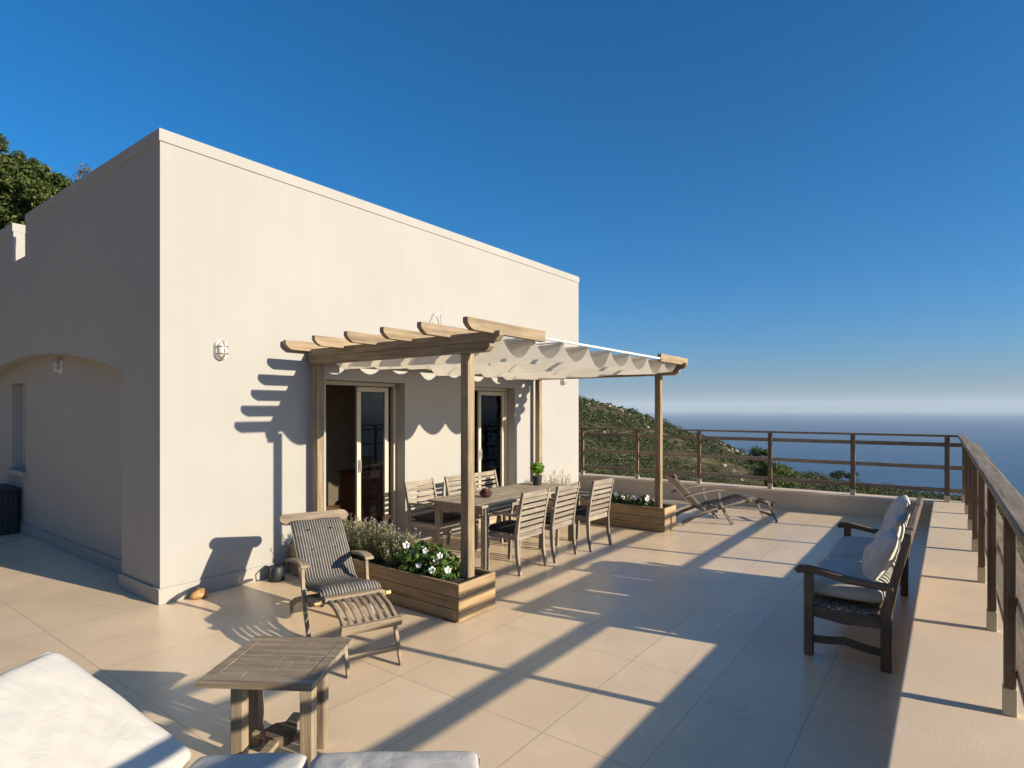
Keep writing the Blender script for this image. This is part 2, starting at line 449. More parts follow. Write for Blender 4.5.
def cushion_mesh(w, d, h, puff=.03, nx=26, ny=26, seed=0, wr=.006, p=7, q=.38, fold=0):
    mb = MB(); top = {}; bot = {}
    def zz(u, v):
        return h / 2 * (max(0, (1 - abs(u) ** p) * (1 - abs(v) ** p))) ** q + puff * (1 - u * u) * (1 - v * v)
    for i in range(nx + 1):
        for j in range(ny + 1):
            u = math.sin((i / nx * 2 - 1) * PI / 2) if True else 0
            v = math.sin((j / ny * 2 - 1) * PI / 2)
            x, y = u * w / 2, v * d / 2
            edge = (1 - u ** 8) * (1 - v ** 8)
            nz = noise.fractal(Vector((x * 6 + seed * 3.1, y * 6, seed)), 1, 2, 4) * wr * edge
            nz += fold * edge * (abs(noise.noise(Vector((x * 9 + y * 5, y * 3 - x * 2, seed * 1.7)))) - .25)
            pin = .012 * noise.noise(Vector((x * 5, y * 5, seed + 9)))
            # corners pull in a touch
            k = 1 - .035 * (u * u * v * v)
            top[i, j] = len(mb.v); mb.v.append((x * k + pin, y * k + pin, zz(u, v) + nz))
            if i in (0, nx) or j in (0, ny): bot[i, j] = top[i, j]
            else:
                bot[i, j] = len(mb.v); mb.v.append((x * k, y * k, -zz(u, v) * .8))
    for i in range(nx):
        for j in range(ny):
            mb.face((top[i, j], top[i + 1, j], top[i + 1, j + 1], top[i, j + 1]))
            mb.face((bot[i, j], bot[i, j + 1], bot[i + 1, j + 1], bot[i + 1, j]))
    return mb

def wall_grid(mb, us, vs, holes, place, depth):
    """faces of a wall in a (u,v) grid with rectangular holes; place(u,v,d)->3D point, d in {0,depth}; with reveals"""
    us = sorted(set(us)); vs = sorted(set(vs))
    for h in holes: us += [h[0], h[1]]; vs += [h[2], h[3]]
    us = sorted(set(us)); vs = sorted(set(vs))
    inh = lambda u, v: any(h[0] < u < h[1] and h[2] < v < h[3] for h in holes)
    def quad(*p):
        n = len(mb.v); mb.v += p; mb.face((n, n + 1, n + 2, n + 3))
    for i in range(len(us) - 1):
        for j in range(len(vs) - 1):
            if inh((us[i] + us[i + 1]) / 2, (vs[j] + vs[j + 1]) / 2): continue
            quad(place(us[i], vs[j], 0), place(us[i + 1], vs[j], 0), place(us[i + 1], vs[j + 1], 0), place(us[i], vs[j + 1], 0))
            quad(place(us[i], vs[j], depth), place(us[i], vs[j + 1], depth), place(us[i + 1], vs[j + 1], depth), place(us[i + 1], vs[j], depth))
    for u0, u1, v0, v1 in holes:
        quad(place(u0, v0, 0), place(u0, v1, 0), place(u0, v1, depth), place(u0, v0, depth))
        quad(place(u1, v0, 0), place(u1, v0, depth), place(u1, v1, depth), place(u1, v1, 0))
        quad(place(u0, v1, 0), place(u1, v1, 0), place(u1, v1, depth), place(u0, v1, depth))
        if v0 > vs[0] + .001:
            quad(place(u0, v0, 0), place(u0, v0, depth), place(u1, v0, depth), place(u1, v0, 0))
    u0, u1, v0, v1 = us[0], us[-1], vs[0], vs[-1]
    quad(place(u0, v0, 0), place(u0, v0, depth), place(u0, v1, depth), place(u0, v1, 0))
    quad(place(u1, v0, 0), place(u1, v1, 0), place(u1, v1, depth), place(u1, v0, depth))
    quad(place(u0, v1, 0), place(u0, v1, depth), place(u1, v1, depth), place(u1, v1, 0))

# ------------------------------------------------------------------ frame of the place
CAMH = 1.8
ANG = math.radians(36.7); SN, CS = math.sin(ANG), math.cos(ANG)
def rf(r, fw): return (SN * r + CS * fw, -CS * r + SN * fw)       # right/forward -> world
KX, KZ = .18, .33                                                # sunlight travels (-KX, 1, -KZ)

# ------------------------------------------------------------------ terrace
tag(MB().box(-15, 11.359, .197, 15.9, -3.6, 0).build('terrace_floor', M['tiles']), kind='structure')  # left end runs out of view, lengthened to bounce sunlight onto the side wall

XW, YW, HW = 2.396, 5.828, 4.385
PH = .335
# low parapets
mb = MB().box(-6, 11.72, -.42, .196, -3.6, PH - .05)
mb.box(11.36, 11.72, .1965, 16, -3.6, PH - .05)
par = mb.build('parapet_wall', M['kerbwall'])
tag(par, 'low rendered parapet wall running round the two open sides of the terrace', 'wall')
cp = MB()
cp.box(-6, 11.75, -.45, .208, PH - .0495, PH)
cp.box(11.345, 11.75, .2085, 16, PH - .0495, PH)
cp.build('coping', M['coping'], par, bevel=.006)

# ------------------------------------------------------------------ railings
def post(mb_parent, x, y, w, d, z0, z1):
    p = MB().box(x - w / 2, x + w / 2, y - d / 2, y + d / 2, z0 + .13, z1).build('post', M['postsdark'], mb_parent, bevel=.004)
    MB().box(x - w / 2 - .004, x + w / 2 + .004, y - d / 2 - .004, y + d / 2 + .004, z0, z0 + .13).build('plinth', M['plinth'], p, bevel=.004)
side = thing('terrace_railing', 'brown wooden railing along the right edge of the terrace, running away beside the bench', 'railing', (3.69, -.232, 0), 0)
for k in range(-4, 6): post(side, 1.333 * k, .0055 * 1.333 * k, .055, .046, PH, 1.355)
post(side, 11.60 - 3.69, .05, .055, .046, PH, 1.355)
MB().bar((-6.6, -.055, 1.375), (7.97, .082, 1.375), .095, .04).build('handrail', M['railX'], side, bevel=.006)
for zc, hh in ((1.255, .046), (.88, .046), (.535, .046)):
    MB().box(-6.6, 7.95, -.111, -.0245, zc - hh / 2, zc + hh / 2).build('rail', M['railX'], side, bevel=.004)
far = thing('terrace_railing', 'brown railing across the far end of the terrace in front of the sea', 'railing', (11.5, 0, 0), 0)
def fpost(y):
    p = MB().box(-.02, .02, y - .034, y + .034, PH + .10, 1.36).build('post', M['postsdark'], far, bevel=.003)
    MB().box(-.024, .024, y - .038, y + .038, PH, PH + .10).build('plinth', M['plinth'], p, bevel=.003)
for y in (6.60, 5.28, 3.965, 2.648, 1.322, .03, 7.92, 9.24): fpost(y)
MB().box(-.045, .045, -.10, 16, 1.36, 1.395).build('handrail', M['railY'], far, bevel=.005)
for zc in (1.235, .875, .515):
    MB().box(.022, .052, -.18, 16, zc - .032, zc + .032).build('rail', M['railY'], far, bevel=.004)

# ------------------------------------------------------------------ house
house = thing('house', 'cream flat-roofed house with two glazed doors and an arched niche', 'house', (XW, YW, 0), 0)
def hp(mb, name, mat, **k):           # part of the house from world coordinates
    o = mb.build(name, mat, house, **k)
    o.matrix_parent_inverse = Matrix.Translation((-XW, -YW, 0))
    return o
DT = 2.145
DOORS = [(4.19, 5.43), (6.66, 7.90)]
mb = MB()
wall_grid(mb, [XW, 10.0], [0, HW - .115], [(a, b, 0, DT) for a, b in DOORS], lambda u, v, d: (u, YW + d, v), .25)
hp(mb, 'front_wall', M['plaster'])
# left wall with the arched niche
mb = MB()
def lq(*p):
    n = len(mb.v); mb.v += p; mb.face(tuple(range(n, n + len(p))))
YA, YB = 6.70, 12.5; YM = (YA + YB) / 2
def arch(y): 
    t = (y - YM) / (YB - YA) * 2
    Rr = (2.9 ** 2 + .31 ** 2) / (2 * .31)
    return 2.50 - (Rr - math.sqrt(Rr * Rr - (t * 2.9) ** 2))
NX = .2
def top(y): return HW - .115
ytop = YW + .25
ys = [YA + (YB - YA) * i / 40 for i in range(41)]
lq((XW, YW + .2505, 0), (XW, YA, 0), (XW, YA, 3.84), (XW, YW + .2505, 3.84))
lq((XW, YB, 0), (XW, 16, 0), (XW, 16, 3.84), (XW, YB, 3.84))
for a, b in zip(ys[:-1], ys[1:]):
    lq((XW, a, arch(a)), (XW, b, arch(b)), (XW, b, 3.84), (XW, a, 3.84))
    lq((XW, a, arch(a)), (XW + NX, a, arch(a)), (XW + NX, b, arch(b)), (XW, b, arch(b)))
lq((XW, YA, 0), (XW + NX, YA, 0), (XW + NX, YA, arch(YA)), (XW, YA, arch(YA)))
lq((XW, YB, 0), (XW, YB, arch(YB)), (XW + NX, YB, arch(YB)), (XW + NX, YB, 0))
# parapet pieces over the roof
for y0, y1 in ((YW + .2505, 9.846), (10.42, 16)):
    for x in (XW, XW + .13):
        lq((x, y0, 3.84), (x, y1, 3.84), (x, y1, HW - .115), (x, y0, HW - .115))
    for y in (y0, y1):
        lq((XW, y, 3.84), (XW + .13, y, 3.84), (XW + .13, y, HW - .115), (XW, y, HW - .115))
    lq((XW, y0, HW - .115), (XW, y1, HW - .115), (XW + .13, y1, HW - .115), (XW + .13, y0, HW - .115))
lq((XW, 9.846, 3.84), (XW, 10.42, 3.84), (XW + .3, 10.42, 3.84), (XW + .3, 9.846, 3.84))
hp(mb, 'side_wall', M['plaster'], fixn=False)
mb = MB()
WIN = (10.69, 11.36, .905, 2.18)
wall_grid(mb, [YA, YB], [0, 2.52], [WIN], lambda u, v, d: (XW + NX + d, u, v), .22)
hp(mb, 'niche_wall', M['plaster'])
# hidden sides + roof + roof parapets
mb = MB()
mb.box(9.75, 10.0, YW + .2505, 16, 0, HW - .115)
mb.box(XW + .25, 9.75, 15.75, 16, 0, HW - .115)
hp(mb, 'back_wall', M['plaster'])
mb = MB().box(XW + .135, 9.748, YW + .252, 15.748, 3.6, 3.83)
hp(mb, 'roof', M['band'])
# parapet band, 12 mm proud
mb = MB()
e = .012
mb.box(XW - e, 10.0 + e, YW - e, YW + .25, HW - .115, HW)
mb.box(XW - e, XW + .135, YW + .25, 9.846, HW - .115, HW)
mb.box(XW - e, XW + .135, 10.42, 16, HW - .115, HW)
mb.box(9.75, 10 + e, YW + .25, 16, HW - .115, HW)
hp(mb, 'parapet_band', M['band'], bevel=.004)
# skirting
cuts = [XW - .02] + [v for ab in DOORS for v in ab] + [10.02]
for a, b in ((cuts[0], cuts[1]), (cuts[2], cuts[3]), (cuts[4], cuts[5])):
    hp(MB().box(a, b, YW - .022, YW - .001, 0, .145), 'skirting', M['base'], bevel=.006)
mb = MB()
mb.box(XW - .022, XW - .001, YW - .0005, YA + .02, 0, .145)
mb.box(XW - .001, XW + NX - .0225, YA + .001, YA + .02, 0, .145)
hp(mb, 'skirting', M['base'], bevel=.006)
hp(MB().box(XW + NX - .022, XW + NX - .001, YA + .021, YB, 0, .145), 'skirting', M['base'], bevel=.006)
# rooms behind the doors
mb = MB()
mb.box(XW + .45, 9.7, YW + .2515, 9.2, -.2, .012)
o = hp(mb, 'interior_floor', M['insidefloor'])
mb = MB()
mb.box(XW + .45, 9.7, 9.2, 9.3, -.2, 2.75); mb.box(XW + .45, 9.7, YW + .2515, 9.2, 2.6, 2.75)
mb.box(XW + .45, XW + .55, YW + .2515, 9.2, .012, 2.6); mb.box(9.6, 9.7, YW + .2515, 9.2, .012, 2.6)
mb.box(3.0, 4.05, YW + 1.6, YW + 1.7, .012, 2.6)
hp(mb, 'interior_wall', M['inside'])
# glazed doors
def glazed_door(x0, x1, leaves):
    fr = MB()
    y0, y1 = YW + .165, YW + .235
    fr.box(x0 + .002, x0 + .05, y0, y1, .012, DT - .052)
    fr.box(x1 - .05, x1 - .002, y0, y1, .012, DT - .052)
    fr.box(x0 + .002, x1 - .002, y0, y1, DT - .05, DT - .002)
    fr.box(x0 + .052, x1 - .052, y0, y1, .0125, .03)
    d = hp(fr, 'door', M['frame'], bevel=.004)
    for a, b, off in leaves:
        lf = MB(); ya, yb = y0 + .012 + off, y0 + .05 + off
        t = .062
        lf.box(a, a + t, ya, yb, .035, DT - .06); lf.box(b - t, b, ya, yb, .035, DT - .06)
        lf.box(a + t, b - t, ya + .001, yb - .001, DT - .06 - t, DT - .06); lf.box(a + t, b - t, ya + .001, yb - .001, .035, .13)
        L = lf.build('leaf', M['frame'], d, bevel=.004)
        MB().box(a + t - .005, b - t + .005, (ya + yb) / 2 - .003, (ya + yb) / 2 + .003, .125, DT - .055 - t).build('pane', M['glass'], L)
        MB().bar((a + .03, ya - .03, 1.0), (a + .03, ya - .03, 1.16), .018, .018).bar((a + .03, ya - .03, 1.08), (a + .03, ya + .002, 1.08), .014, .014).build('handle', M['metal'], L, bevel=.003)
    return d
glazed_door(*DOORS[0], [(4.78, 5.30, 0)])
glazed_door(*DOORS[1], [(7.17, 7.845, 0)])
# niche window
fr = MB(); X0 = XW + NX
y0, y1, z0, z1 = WIN
xa, xb = X0 + .13, X0 + .18
fr.box(xa, xb, y0 + .002, y0 + .05, z0 + .002, z1 - .002); fr.box(xa, xb, y1 - .05, y1 - .002, z0 + .002, z1 - .002)
fr.box(xa, xb, y0 + .05, y1 - .05, z0 + .002, z0 + .05); fr.box(xa, xb, y0 + .05, y1 - .05, z1 - .05, z1 - .002)
wn = hp(fr, 'window', M['frame'], bevel=.003)
MB().box(xa + .02, xa + .026, y0 + .048, y1 - .048, z0 + .048, z1 - .048).build('pane', M['glass'], wn)
MB().box(X0 - .06, X0 + .125, y0 - .05, y1 + .05, z0 - .075, z0 - .003).build('sill', M['base'], wn, bevel=.006)
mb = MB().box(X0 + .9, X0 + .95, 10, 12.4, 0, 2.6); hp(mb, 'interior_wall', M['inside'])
# things standing inside the rooms
t = thing('sideboard', 'dark red sideboard standing inside behind the left glazed door', 'sideboard', (6.12, 7.35, .012))
MB().box(-.42, .42, -.22, .22, .1, .80).build('body', M['redwood'], t, bevel=.01)
MB().box(-.45, .45, -.24, .24, .80, .83).build('top', M['redwood'], t, bevel=.006)
for sx in (-.38, .38):
    for sy in (-.18, .18): MB().box(sx - .025, sx + .025, sy - .025, sy + .025, 0, .1).build('leg', M['redwood'], t)
for sx in (-.21, .21): MB().box(sx - .20, sx + .20, -.232, -.2205, .14, .76).build('door', M['redwood'], t, bevel=.006)
for i, (dx, sc, lb) in enumerate(((-.3, 1.0, 'pale round vase at the left end of the indoor sideboard'), (0.02, .8, 'small pale bowl in the middle of the indoor sideboard'), (.3, 1.15, 'tall pale jar at the right end of the indoor sideboard'))):
    pr = [(.03, 0), (.06, .02), (.075, .07), (.06, .12), (.03, .15), (.038, .175)]
    if i == 1: pr = [(.03, 0), (.05, .01), (.085, .06), (.1, .09), (.092, .09), (.05, .03)]
    if i == 2: pr = [(.04, 0), (.055, .01), (.055, .17), (.035, .2), (.04, .22)]
    v = MB().lathe([(r * sc, z * sc) for r, z in pr]).build(['vase', 'bowl', 'jar'][i], M['ceramic'], smooth=True, loc=(6.12 + dx * .9, 7.33, .842))
    tag(v, lb, ['vase', 'bowl', 'jar'][i])
# armchair glimpsed behind the second door
t = thing('armchair', 'pale upholstered armchair inside behind the right glazed door', 'armchair', (7.55, 7.2, .012), PI)
MB().box(-.36, .36, -.36, .3, .12, .42).build('seat', M['ceramic'], t, bevel=.04)
MB().box(-.36, .36, -.45, -.25, .12, .9).build('backrest', M['ceramic'], t, bevel=.05)
for sx in (-.43, .31): MB().box(sx, sx + .12, -.36, .32, .12, .62).build('armrest', M['ceramic'], t, bevel=.03)
for sx in (-.34, .34):
    for sy in (-.34, .26): MB().box(sx - .02, sx + .02, sy - .02, sy + .02, 0, .12).build('leg', M['redwood'], t)

# ------------------------------------------------------------------ wall lamps
def wall_lamp(loc, rz, label):
    t = thing('wall_lamp', label, 'lamp', loc, rz, 'oval bulkhead lamps on the walls')   # local -Y points off the wall
    def oval(w, h, n=28):
        return [(w * math.cos(2 * PI * i / n) , max(-1, min(1, 1)) * h * math.sin(2 * PI * i / n) + (.038 if math.sin(2 * PI * i / n) > 0 else -.038)) for i in range(n)]
    mb = MB(); n = 28
    rings = [(.062, .062, 0), (.062, .062, -.022), (.054, .054, -.03)]
    for w, h, y in rings: mb.v += [(x, y, z) for x, z in oval(w, h)]
    for k in range(2):
        for i in range(n): mb.face((k * n + i, k * n + (i + 1) % n, (k + 1) * n + (i + 1) % n, (k + 1) * n + i))
    mb.face(tuple(range(n))); mb.face(tuple(range(2 * n, 3 * n)))
    mb.build('base', M['white'], t)
    mb = MB(); R = [(1.0, -.0305), (.97, -.05), (.85, -.068), (.55, -.08), (.15, -.084)]
    for s_, y in R: mb.v += [(x * s_, y, z * s_) for x, z in oval(.045, .045)]
    for k in range(len(R) - 1):
        for i in range(n): mb.face((k * n + i, k * n + (i + 1) % n, (k + 1) * n + (i + 1) % n, (k + 1) * n + i))
    mb.face(tuple(range((len(R) - 1) * n, len(R) * n)))
    mb.build('glass', M['ceramic'], t, smooth=True)
    mb = MB()
    for zz in (-.035, .035):
        mb.tube([(-.056, -.028, zz), (-.05, -.07, zz), (-.02, -.093, zz), (.02, -.093, zz), (.05, -.07, zz), (.056, -.028, zz)], .004, 6)
    mb.tube([(0, -.028, -.095), (0, -.07, -.085), (0, -.096, -.04), (0, -.096, .04), (0, -.07, .085), (0, -.028, .095)], .004, 6)
    mb.tube([(x * 1.02, -.031, z * 1.02) for x, z in oval(.052, .052)] + [(.053, -.031, .038)], .006, 6)
    mb.build('guard', M['metal'], t, smooth=True)
    return t
wall_lamp((2.951, YW - .001, 2.385), 0, 'oval caged lamp on the bare sunlit wall left of the pergola')
wall_lamp((6.09, YW - .001, 2.345), 0, 'oval caged lamp on the wall between the two glazed doors, half hidden by the pergola')
wall_lamp((9.39, YW - .001, 2.345), 0, 'oval caged lamp near the far end of the sunlit wall, beyond the pergola')
wall_lamp((XW + NX - .001, 9.196, 2.355), -PI / 2, 'oval caged lamp in the shade under the arch of the niche')
# bent wire on the wall above the pergola
w = MB().tube([(5.86, YW - .03, 2.86), (5.90, YW - .06, 3.02), (5.97, YW - .07, 3.16), (6.05, YW - .06, 3.12), (6.09, YW - .03, 3.0), (6.09, YW + .0, 2.9)], .006, 6).build('wire_loop', M['metal'], smooth=True)
tag(w, 'thin bent wire loop standing off the wall above the pergola', 'wire')

# ------------------------------------------------------------------ pergola
pg = thing('pergola', 'wooden pergola with a scalloped cream canopy over the dining table', 'pergola', (3.98, 3.48, 0), 0)
def pp(mb, name, mat, **k):
    o = mb.build(name, mat, pg, **k); o.matrix_parent_inverse = Matrix.Translation((-3.98, -3.48, 0)); return o
XN, XF = 4.0, 8.33
for x, y, z0 in ((XN, 3.48, .29), (XF, 3.48, .29), (XN, 5.70, .28), (8.42, 5.70, .28)):
    pp(MB().box(x - .045, x + .045, y - .045, y + .045, z0, 2.297), 'post', M['honeyZ'], bevel=.005)
def beam(xc):
    # two stacked planks with bull-nosed ends
    for z0, z1, yend in ((2.298, 2.384, 3.17), (2.386, 2.47, 3.06)):
        poly = [(xc - .035, 5.80, z0), (xc - .035, yend + .05, z0), (xc - .035, yend, z0 + .045), (xc - .035, yend, z1), (xc - .035, 5.80, z1)]
        pp(MB().prism(poly, 0, (.07, 0, 0)), 'beam', M['honeyY'], bevel=.004)
beam(3.965); beam(8.36)
RY = [5.77, 5.18, 4.653, 4.149, 3.647, 3.143]
def rafter(x0, x1, y, flip):
    w, z0, z1 = .055, 2.446, 2.548
    s_ = -1 if flip else 1
    xs = (x0, x1) if not flip else (x1, x0)
    a, b = xs
    poly = [(a, y - w / 2, z1), (a, y - w / 2, z1 - .045), (a + s_ * .03, y - w / 2, z0 + .025), (a + s_ * .075, y - w / 2, z0), (b, y - w / 2, z0), (b, y - w / 2, z1)]
    pp(MB().prism(poly, 0, (0, w, 0)), 'rafter', M['honeyX'], bevel=.004)
for i, y in enumerate(RY):
    rafter(3.57 + .02 * math.sin(i * 3) + (.05 if i == 0 else 0), 4.72 if i == 5 else 4.45 + .05 * math.sin(i * 2.1), y, False)
    rafter(7.55, 8.56 + .02 * math.sin(i * 2), y, True)
# wall ledger under the canopy
pp(MB().box(4.046, 8.374, 5.715, 5.77, 2.338, 2.435), 'ledger', M['honeyX'], bevel=.004)
# canopy: cloth hung in swags between cross wires
CUS = [4.08 + .522 * k for k in range(9)]
mb = MB(); nx = 12; rows = []
ysam = [3.17 + (5.66 - 3.17) * j / 16 for j in range(17)]
xsam = []
for k in range(8):
    for i in range(nx): xsam.append((CUS[k] + .522 * i / nx, k, i / nx))
xsam.append((CUS[8], 7, 1.0))
for j, y in enumerate(ysam):
    row = []
    for x, k, t in xsam:
        sag = .185 * (1 + .16 * math.sin(k * 2.3 + 1) + .10 * noise.noise(Vector((k * 1.7, y * .9, 2)))) * (1 - (2 * t - 1) ** 2)
        z = 2.475 - sag + .014 * noise.noise(Vector((x * 3, y * 2, 0))) + .005 * noise.noise(Vector((x * 11, y * 4, 7))) - .008 * math.sin(PI * (y - 3.17) / 2.49)
        row.append(len(mb.v)); mb.v.append((x, y, z))
    rows.append(row)
for j in range(16):
    for i in range(len(xsam) - 1):
        mb.face((rows[j][i], rows[j][i + 1], rows[j + 1][i + 1], rows[j + 1][i]))
pp(mb, 'canopy', M['canvas'], smooth=True)
for x in CUS:
    pp(MB().tube([(x, 3.15, 2.482), (x, 5.68, 2.482)], .008, 6), 'batten', M['batten'])
pp(MB().tube([(4.70, 3.14, 2.484), (7.6, 3.14, 2.484)], .013, 8), 'front_roll', M['batten'], smooth=True)
for y in (3.647, 4.653):
    pp(MB().tube([(4.0, y + .04, 2.56), (6.2, y + .04, 2.50), (8.2, y + .04, 2.56)], .004, 5), 'cable', M['metal'])

# ------------------------------------------------------------------ planters
def planter(x0, x1, y0, y1, h, label):
    t = thing('planter', label, 'planter', ((x0 + x1) / 2, (y0 + y1) / 2, 0), 0)
    a, b = (x1 - x0) / 2, (y1 - y0) / 2
    th = .028
    zs = [(.012, .108), (.112, .208), (.212, h - .0)]
    for z0, z1 in zs:
        MB().box(-a, a, -b, -b + th, z0, z1).build('board', M['planterX'], t, bevel=.004)
        MB().box(-a, a, b - th, b, z0, z1).build('board', M['planterX'], t, bevel=.004)
        MB().box(-a, -a + th, -b + th + .001, b - th - .001, z0, z1).build('board', M['planterY'], t, bevel=.004)
        MB().box(a - th, a, -b + th + .001, b - th - .001, z0, z1).build('board', M['planterY'], t, bevel=.004)
    for sx in (-1, 1):
        for sy in (-1, 1):
            MB().box(min(sx * (a - th - .002), sx * (a - .075)), max(sx * (a - th - .002), sx * (a - .075)), min(sy * (b - th - .002), sy * (b - .075)), max(sy * (b - th - .002), sy * (b - .075)), 0, h - .02).build('corner_post', M['planterZ'], t)
    MB().box(-a + th + .003, a - th - .003, -b + th + .003, b - th - .003, .05, h - .045).build('soil', M['soil'], t)
    return t
planter(3.67, 4.165, 3.29, 5.74, .328, 'long wooden planter box beside the striped deck chair, under the near pergola posts')
planter(8.15, 8.58, 3.31, 5.74, .355, 'wooden planter box under the far pergola posts, beyond the dining table')

def plant_obj(name, label, cat, loc, group=None):
    return thing(name, label, cat, loc, 0, group)

def petunia(loc, rx, ry, h, n, label, mat, nfl, flp=None, size=.055):
    t = plant_obj('flowering_plant', label, 'plant', loc)
    C = []
    P = rng.uniform(-1, 1, (n * 2, 3)); P[:, 2] = (P[:, 2] + 1) / 2
    P = P[(P[:, 0] ** 2 + P[:, 1] ** 2 < 1) & (P[:, 2] < 1.05 - .45 * (P[:, 0] ** 2 + P[:, 1] ** 2))][:n]
    P = P * np.array([rx, ry, h])
    d = unit(P * np.array([1 / rx, 1 / ry, 1.2 / h]) + 1e-6)
    quads_mesh('leaves', leaf_quads(P, size, .55, normal=d + np.array([0, 0, .4]), jitter=1.2), mat, t)
    mb = MB()
    for k in range(14):
        a = random.uniform(0, 2 * PI); r = random.uniform(.1, .8)
        mb.tube([(0.15 * rx * math.cos(a), .15 * ry * math.sin(a), -.02), (r * rx * math.cos(a) * .6, r * ry * math.sin(a) * .6, h * .4), (r * rx * math.cos(a), r * ry * math.sin(a), h * .75)], .003, 4)
    mb.build('stems', M['leaf_laven'], t)
    for k in range(nfl):
        if flp and k < len(flp): c = Vector(flp[k])
        else:
            a = random.uniform(0, 2 * PI); r = random.uniform(.3, .9)
            c = Vector((r * rx * math.cos(a), r * ry * math.sin(a), h * random.uniform(.6, 1.02)))
        out = Vector((c.x / rx * .4 - .5, c.y / ry * .4 - .7, .55)).normalized()
        flower(t, c, out, random.uniform(.026, .038))
    return t
def flower(t, c, out, R):
    x = out.orthogonal().normalized(); y = out.cross(x)
    mb = MB(); mb.v.append(tuple(c - out * .012)); n = 30
    for ring, (rr, hh) in enumerate(((.35, 0), (.75, .010), (1.0, .004))):
        for i in range(n):
            a = 2 * PI * i / n; w = 1 - (.16 * (1 - abs(math.cos(2.5 * a))) if ring == 2 else 0)
            mb.v.append(tuple(c + (x * math.cos(a) + y * math.sin(a)) * R * rr * w + out * (hh + .006 * math.sin(5 * a + ring))))
    for i in range(n): mb.face((0, 1 + i, 1 + (i + 1) % n))
    for k in range(2):
        for i in range(n): mb.face((1 + k * n + i, 1 + (k + 1) * n + i, 1 + (k + 1) * n + (i + 1) % n, 1 + k * n + (i + 1) % n))
    mb.build('flower', M['petal'], t, smooth=True)

def lavender(loc, rx, ry, h, n, label, spikes=True, mat='leaf_laven', group=None):
    t = plant_obj('lavender_plant', label, 'plant', loc, group)
    Q = []; SP = []; mb = MB()
    for k in range(n):
        a = random.uniform(0, 2 * PI); r = math.sqrt(random.random())
        bx, by = r * rx * .5 * math.cos(a), r * ry * .5 * math.sin(a)
        tx, ty = r * rx * math.cos(a) + random.gauss(0, .03), r * ry * math.sin(a) + random.gauss(0, .03)
        hh = h * (1.05 - .35 * r * r) * random.uniform(.7, 1.15)
        m = 14
        T = np.linspace(.12, 1, m)[:, None]
        base = np.array([bx, by, 0]); tip = np.array([tx, ty, hh])
        mid = (base + tip) / 2 + np.array([(tx - bx) * .15, (ty - by) * .15, .05 * h])
        P = (1 - T) ** 2 * base + 2 * T * (1 - T) * mid + T * T * tip
        P = np.repeat(P, 2, axis=0) + rng.normal(size=(2 * m, 3)) * .008
        D = np.repeat((tip - base)[None], len(P), 0); D = unit(D) + rng.normal(size=D.shape) * .45
        Q.append(leaf_quads(P, .034, .22, direction=D))
        if spikes and random.random() < .45:
            Pp = tip + np.array([0, 0, 1]) * rng.uniform(0, .05, (9, 1)) + rng.normal(size=(9, 3)) * .005
            SP.append(leaf_quads(Pp, .014, .7))
        if k % 3 == 0: mb.tube([tuple(base), tuple(mid), tuple(tip)], .0018, 3)
    quads_mesh('leaves', np.concatenate(Q), M[mat], t)
    if SP: tag(quads_mesh('flower_spikes', np.concatenate(SP), M['purple'], t), kind='stuff')
    mb.build('stems', M['bark'], t)
    return t
zp = .283
petunia((3.86, 5.40, zp), .17, .2, .25, 380, 'small dark green leafy plant at the wall end of the long planter', M['leaf_dark'], 1, size=.05)
lavender((3.90, 5.05, zp), .21, .23, .34, 130, 'silvery lavender bush in the long planter, nearest the house wall')
lavender((3.93, 4.66, zp), .22, .25, .34, 160, 'tallest silvery lavender bush, in the middle of the long planter')
lavender((3.92, 4.30, zp), .2, .2, .29, 120, 'lavender bush next to the leafy white flowers in the long planter')
petunia((3.93, 3.98, zp), .24, .22, .27, 620, 'bright green leafy plant with white trumpet flowers in the long planter', M['leaf_petunia'], 5, [(-.17, -.12, .10)], .06)
petunia((3.90, 3.68, zp), .20, .16, .21, 420, 'low green plant with white flowers beside the near pergola post', M['leaf_petunia'], 5, [(-.18, -.03, .10), (-.1, -.14, .1)], .055)
petunia((8.34, 3.74, .31), .18, .2, .17, 420, 'dark leafy plant with white flowers nearest the post in the far planter', M['leaf_dark'], 4, None, .05)
petunia((8.34, 4.16, .31), .18, .22, .19, 420, 'dark leafy plant with white flowers in the middle of the far planter', M['leaf_dark'], 4, None, .05)
lavender((8.35, 5.25, .31), .2, .3, .42, 60, 'dry wispy pale plant at the wall end of the far planter', False, 'leaf_grass')

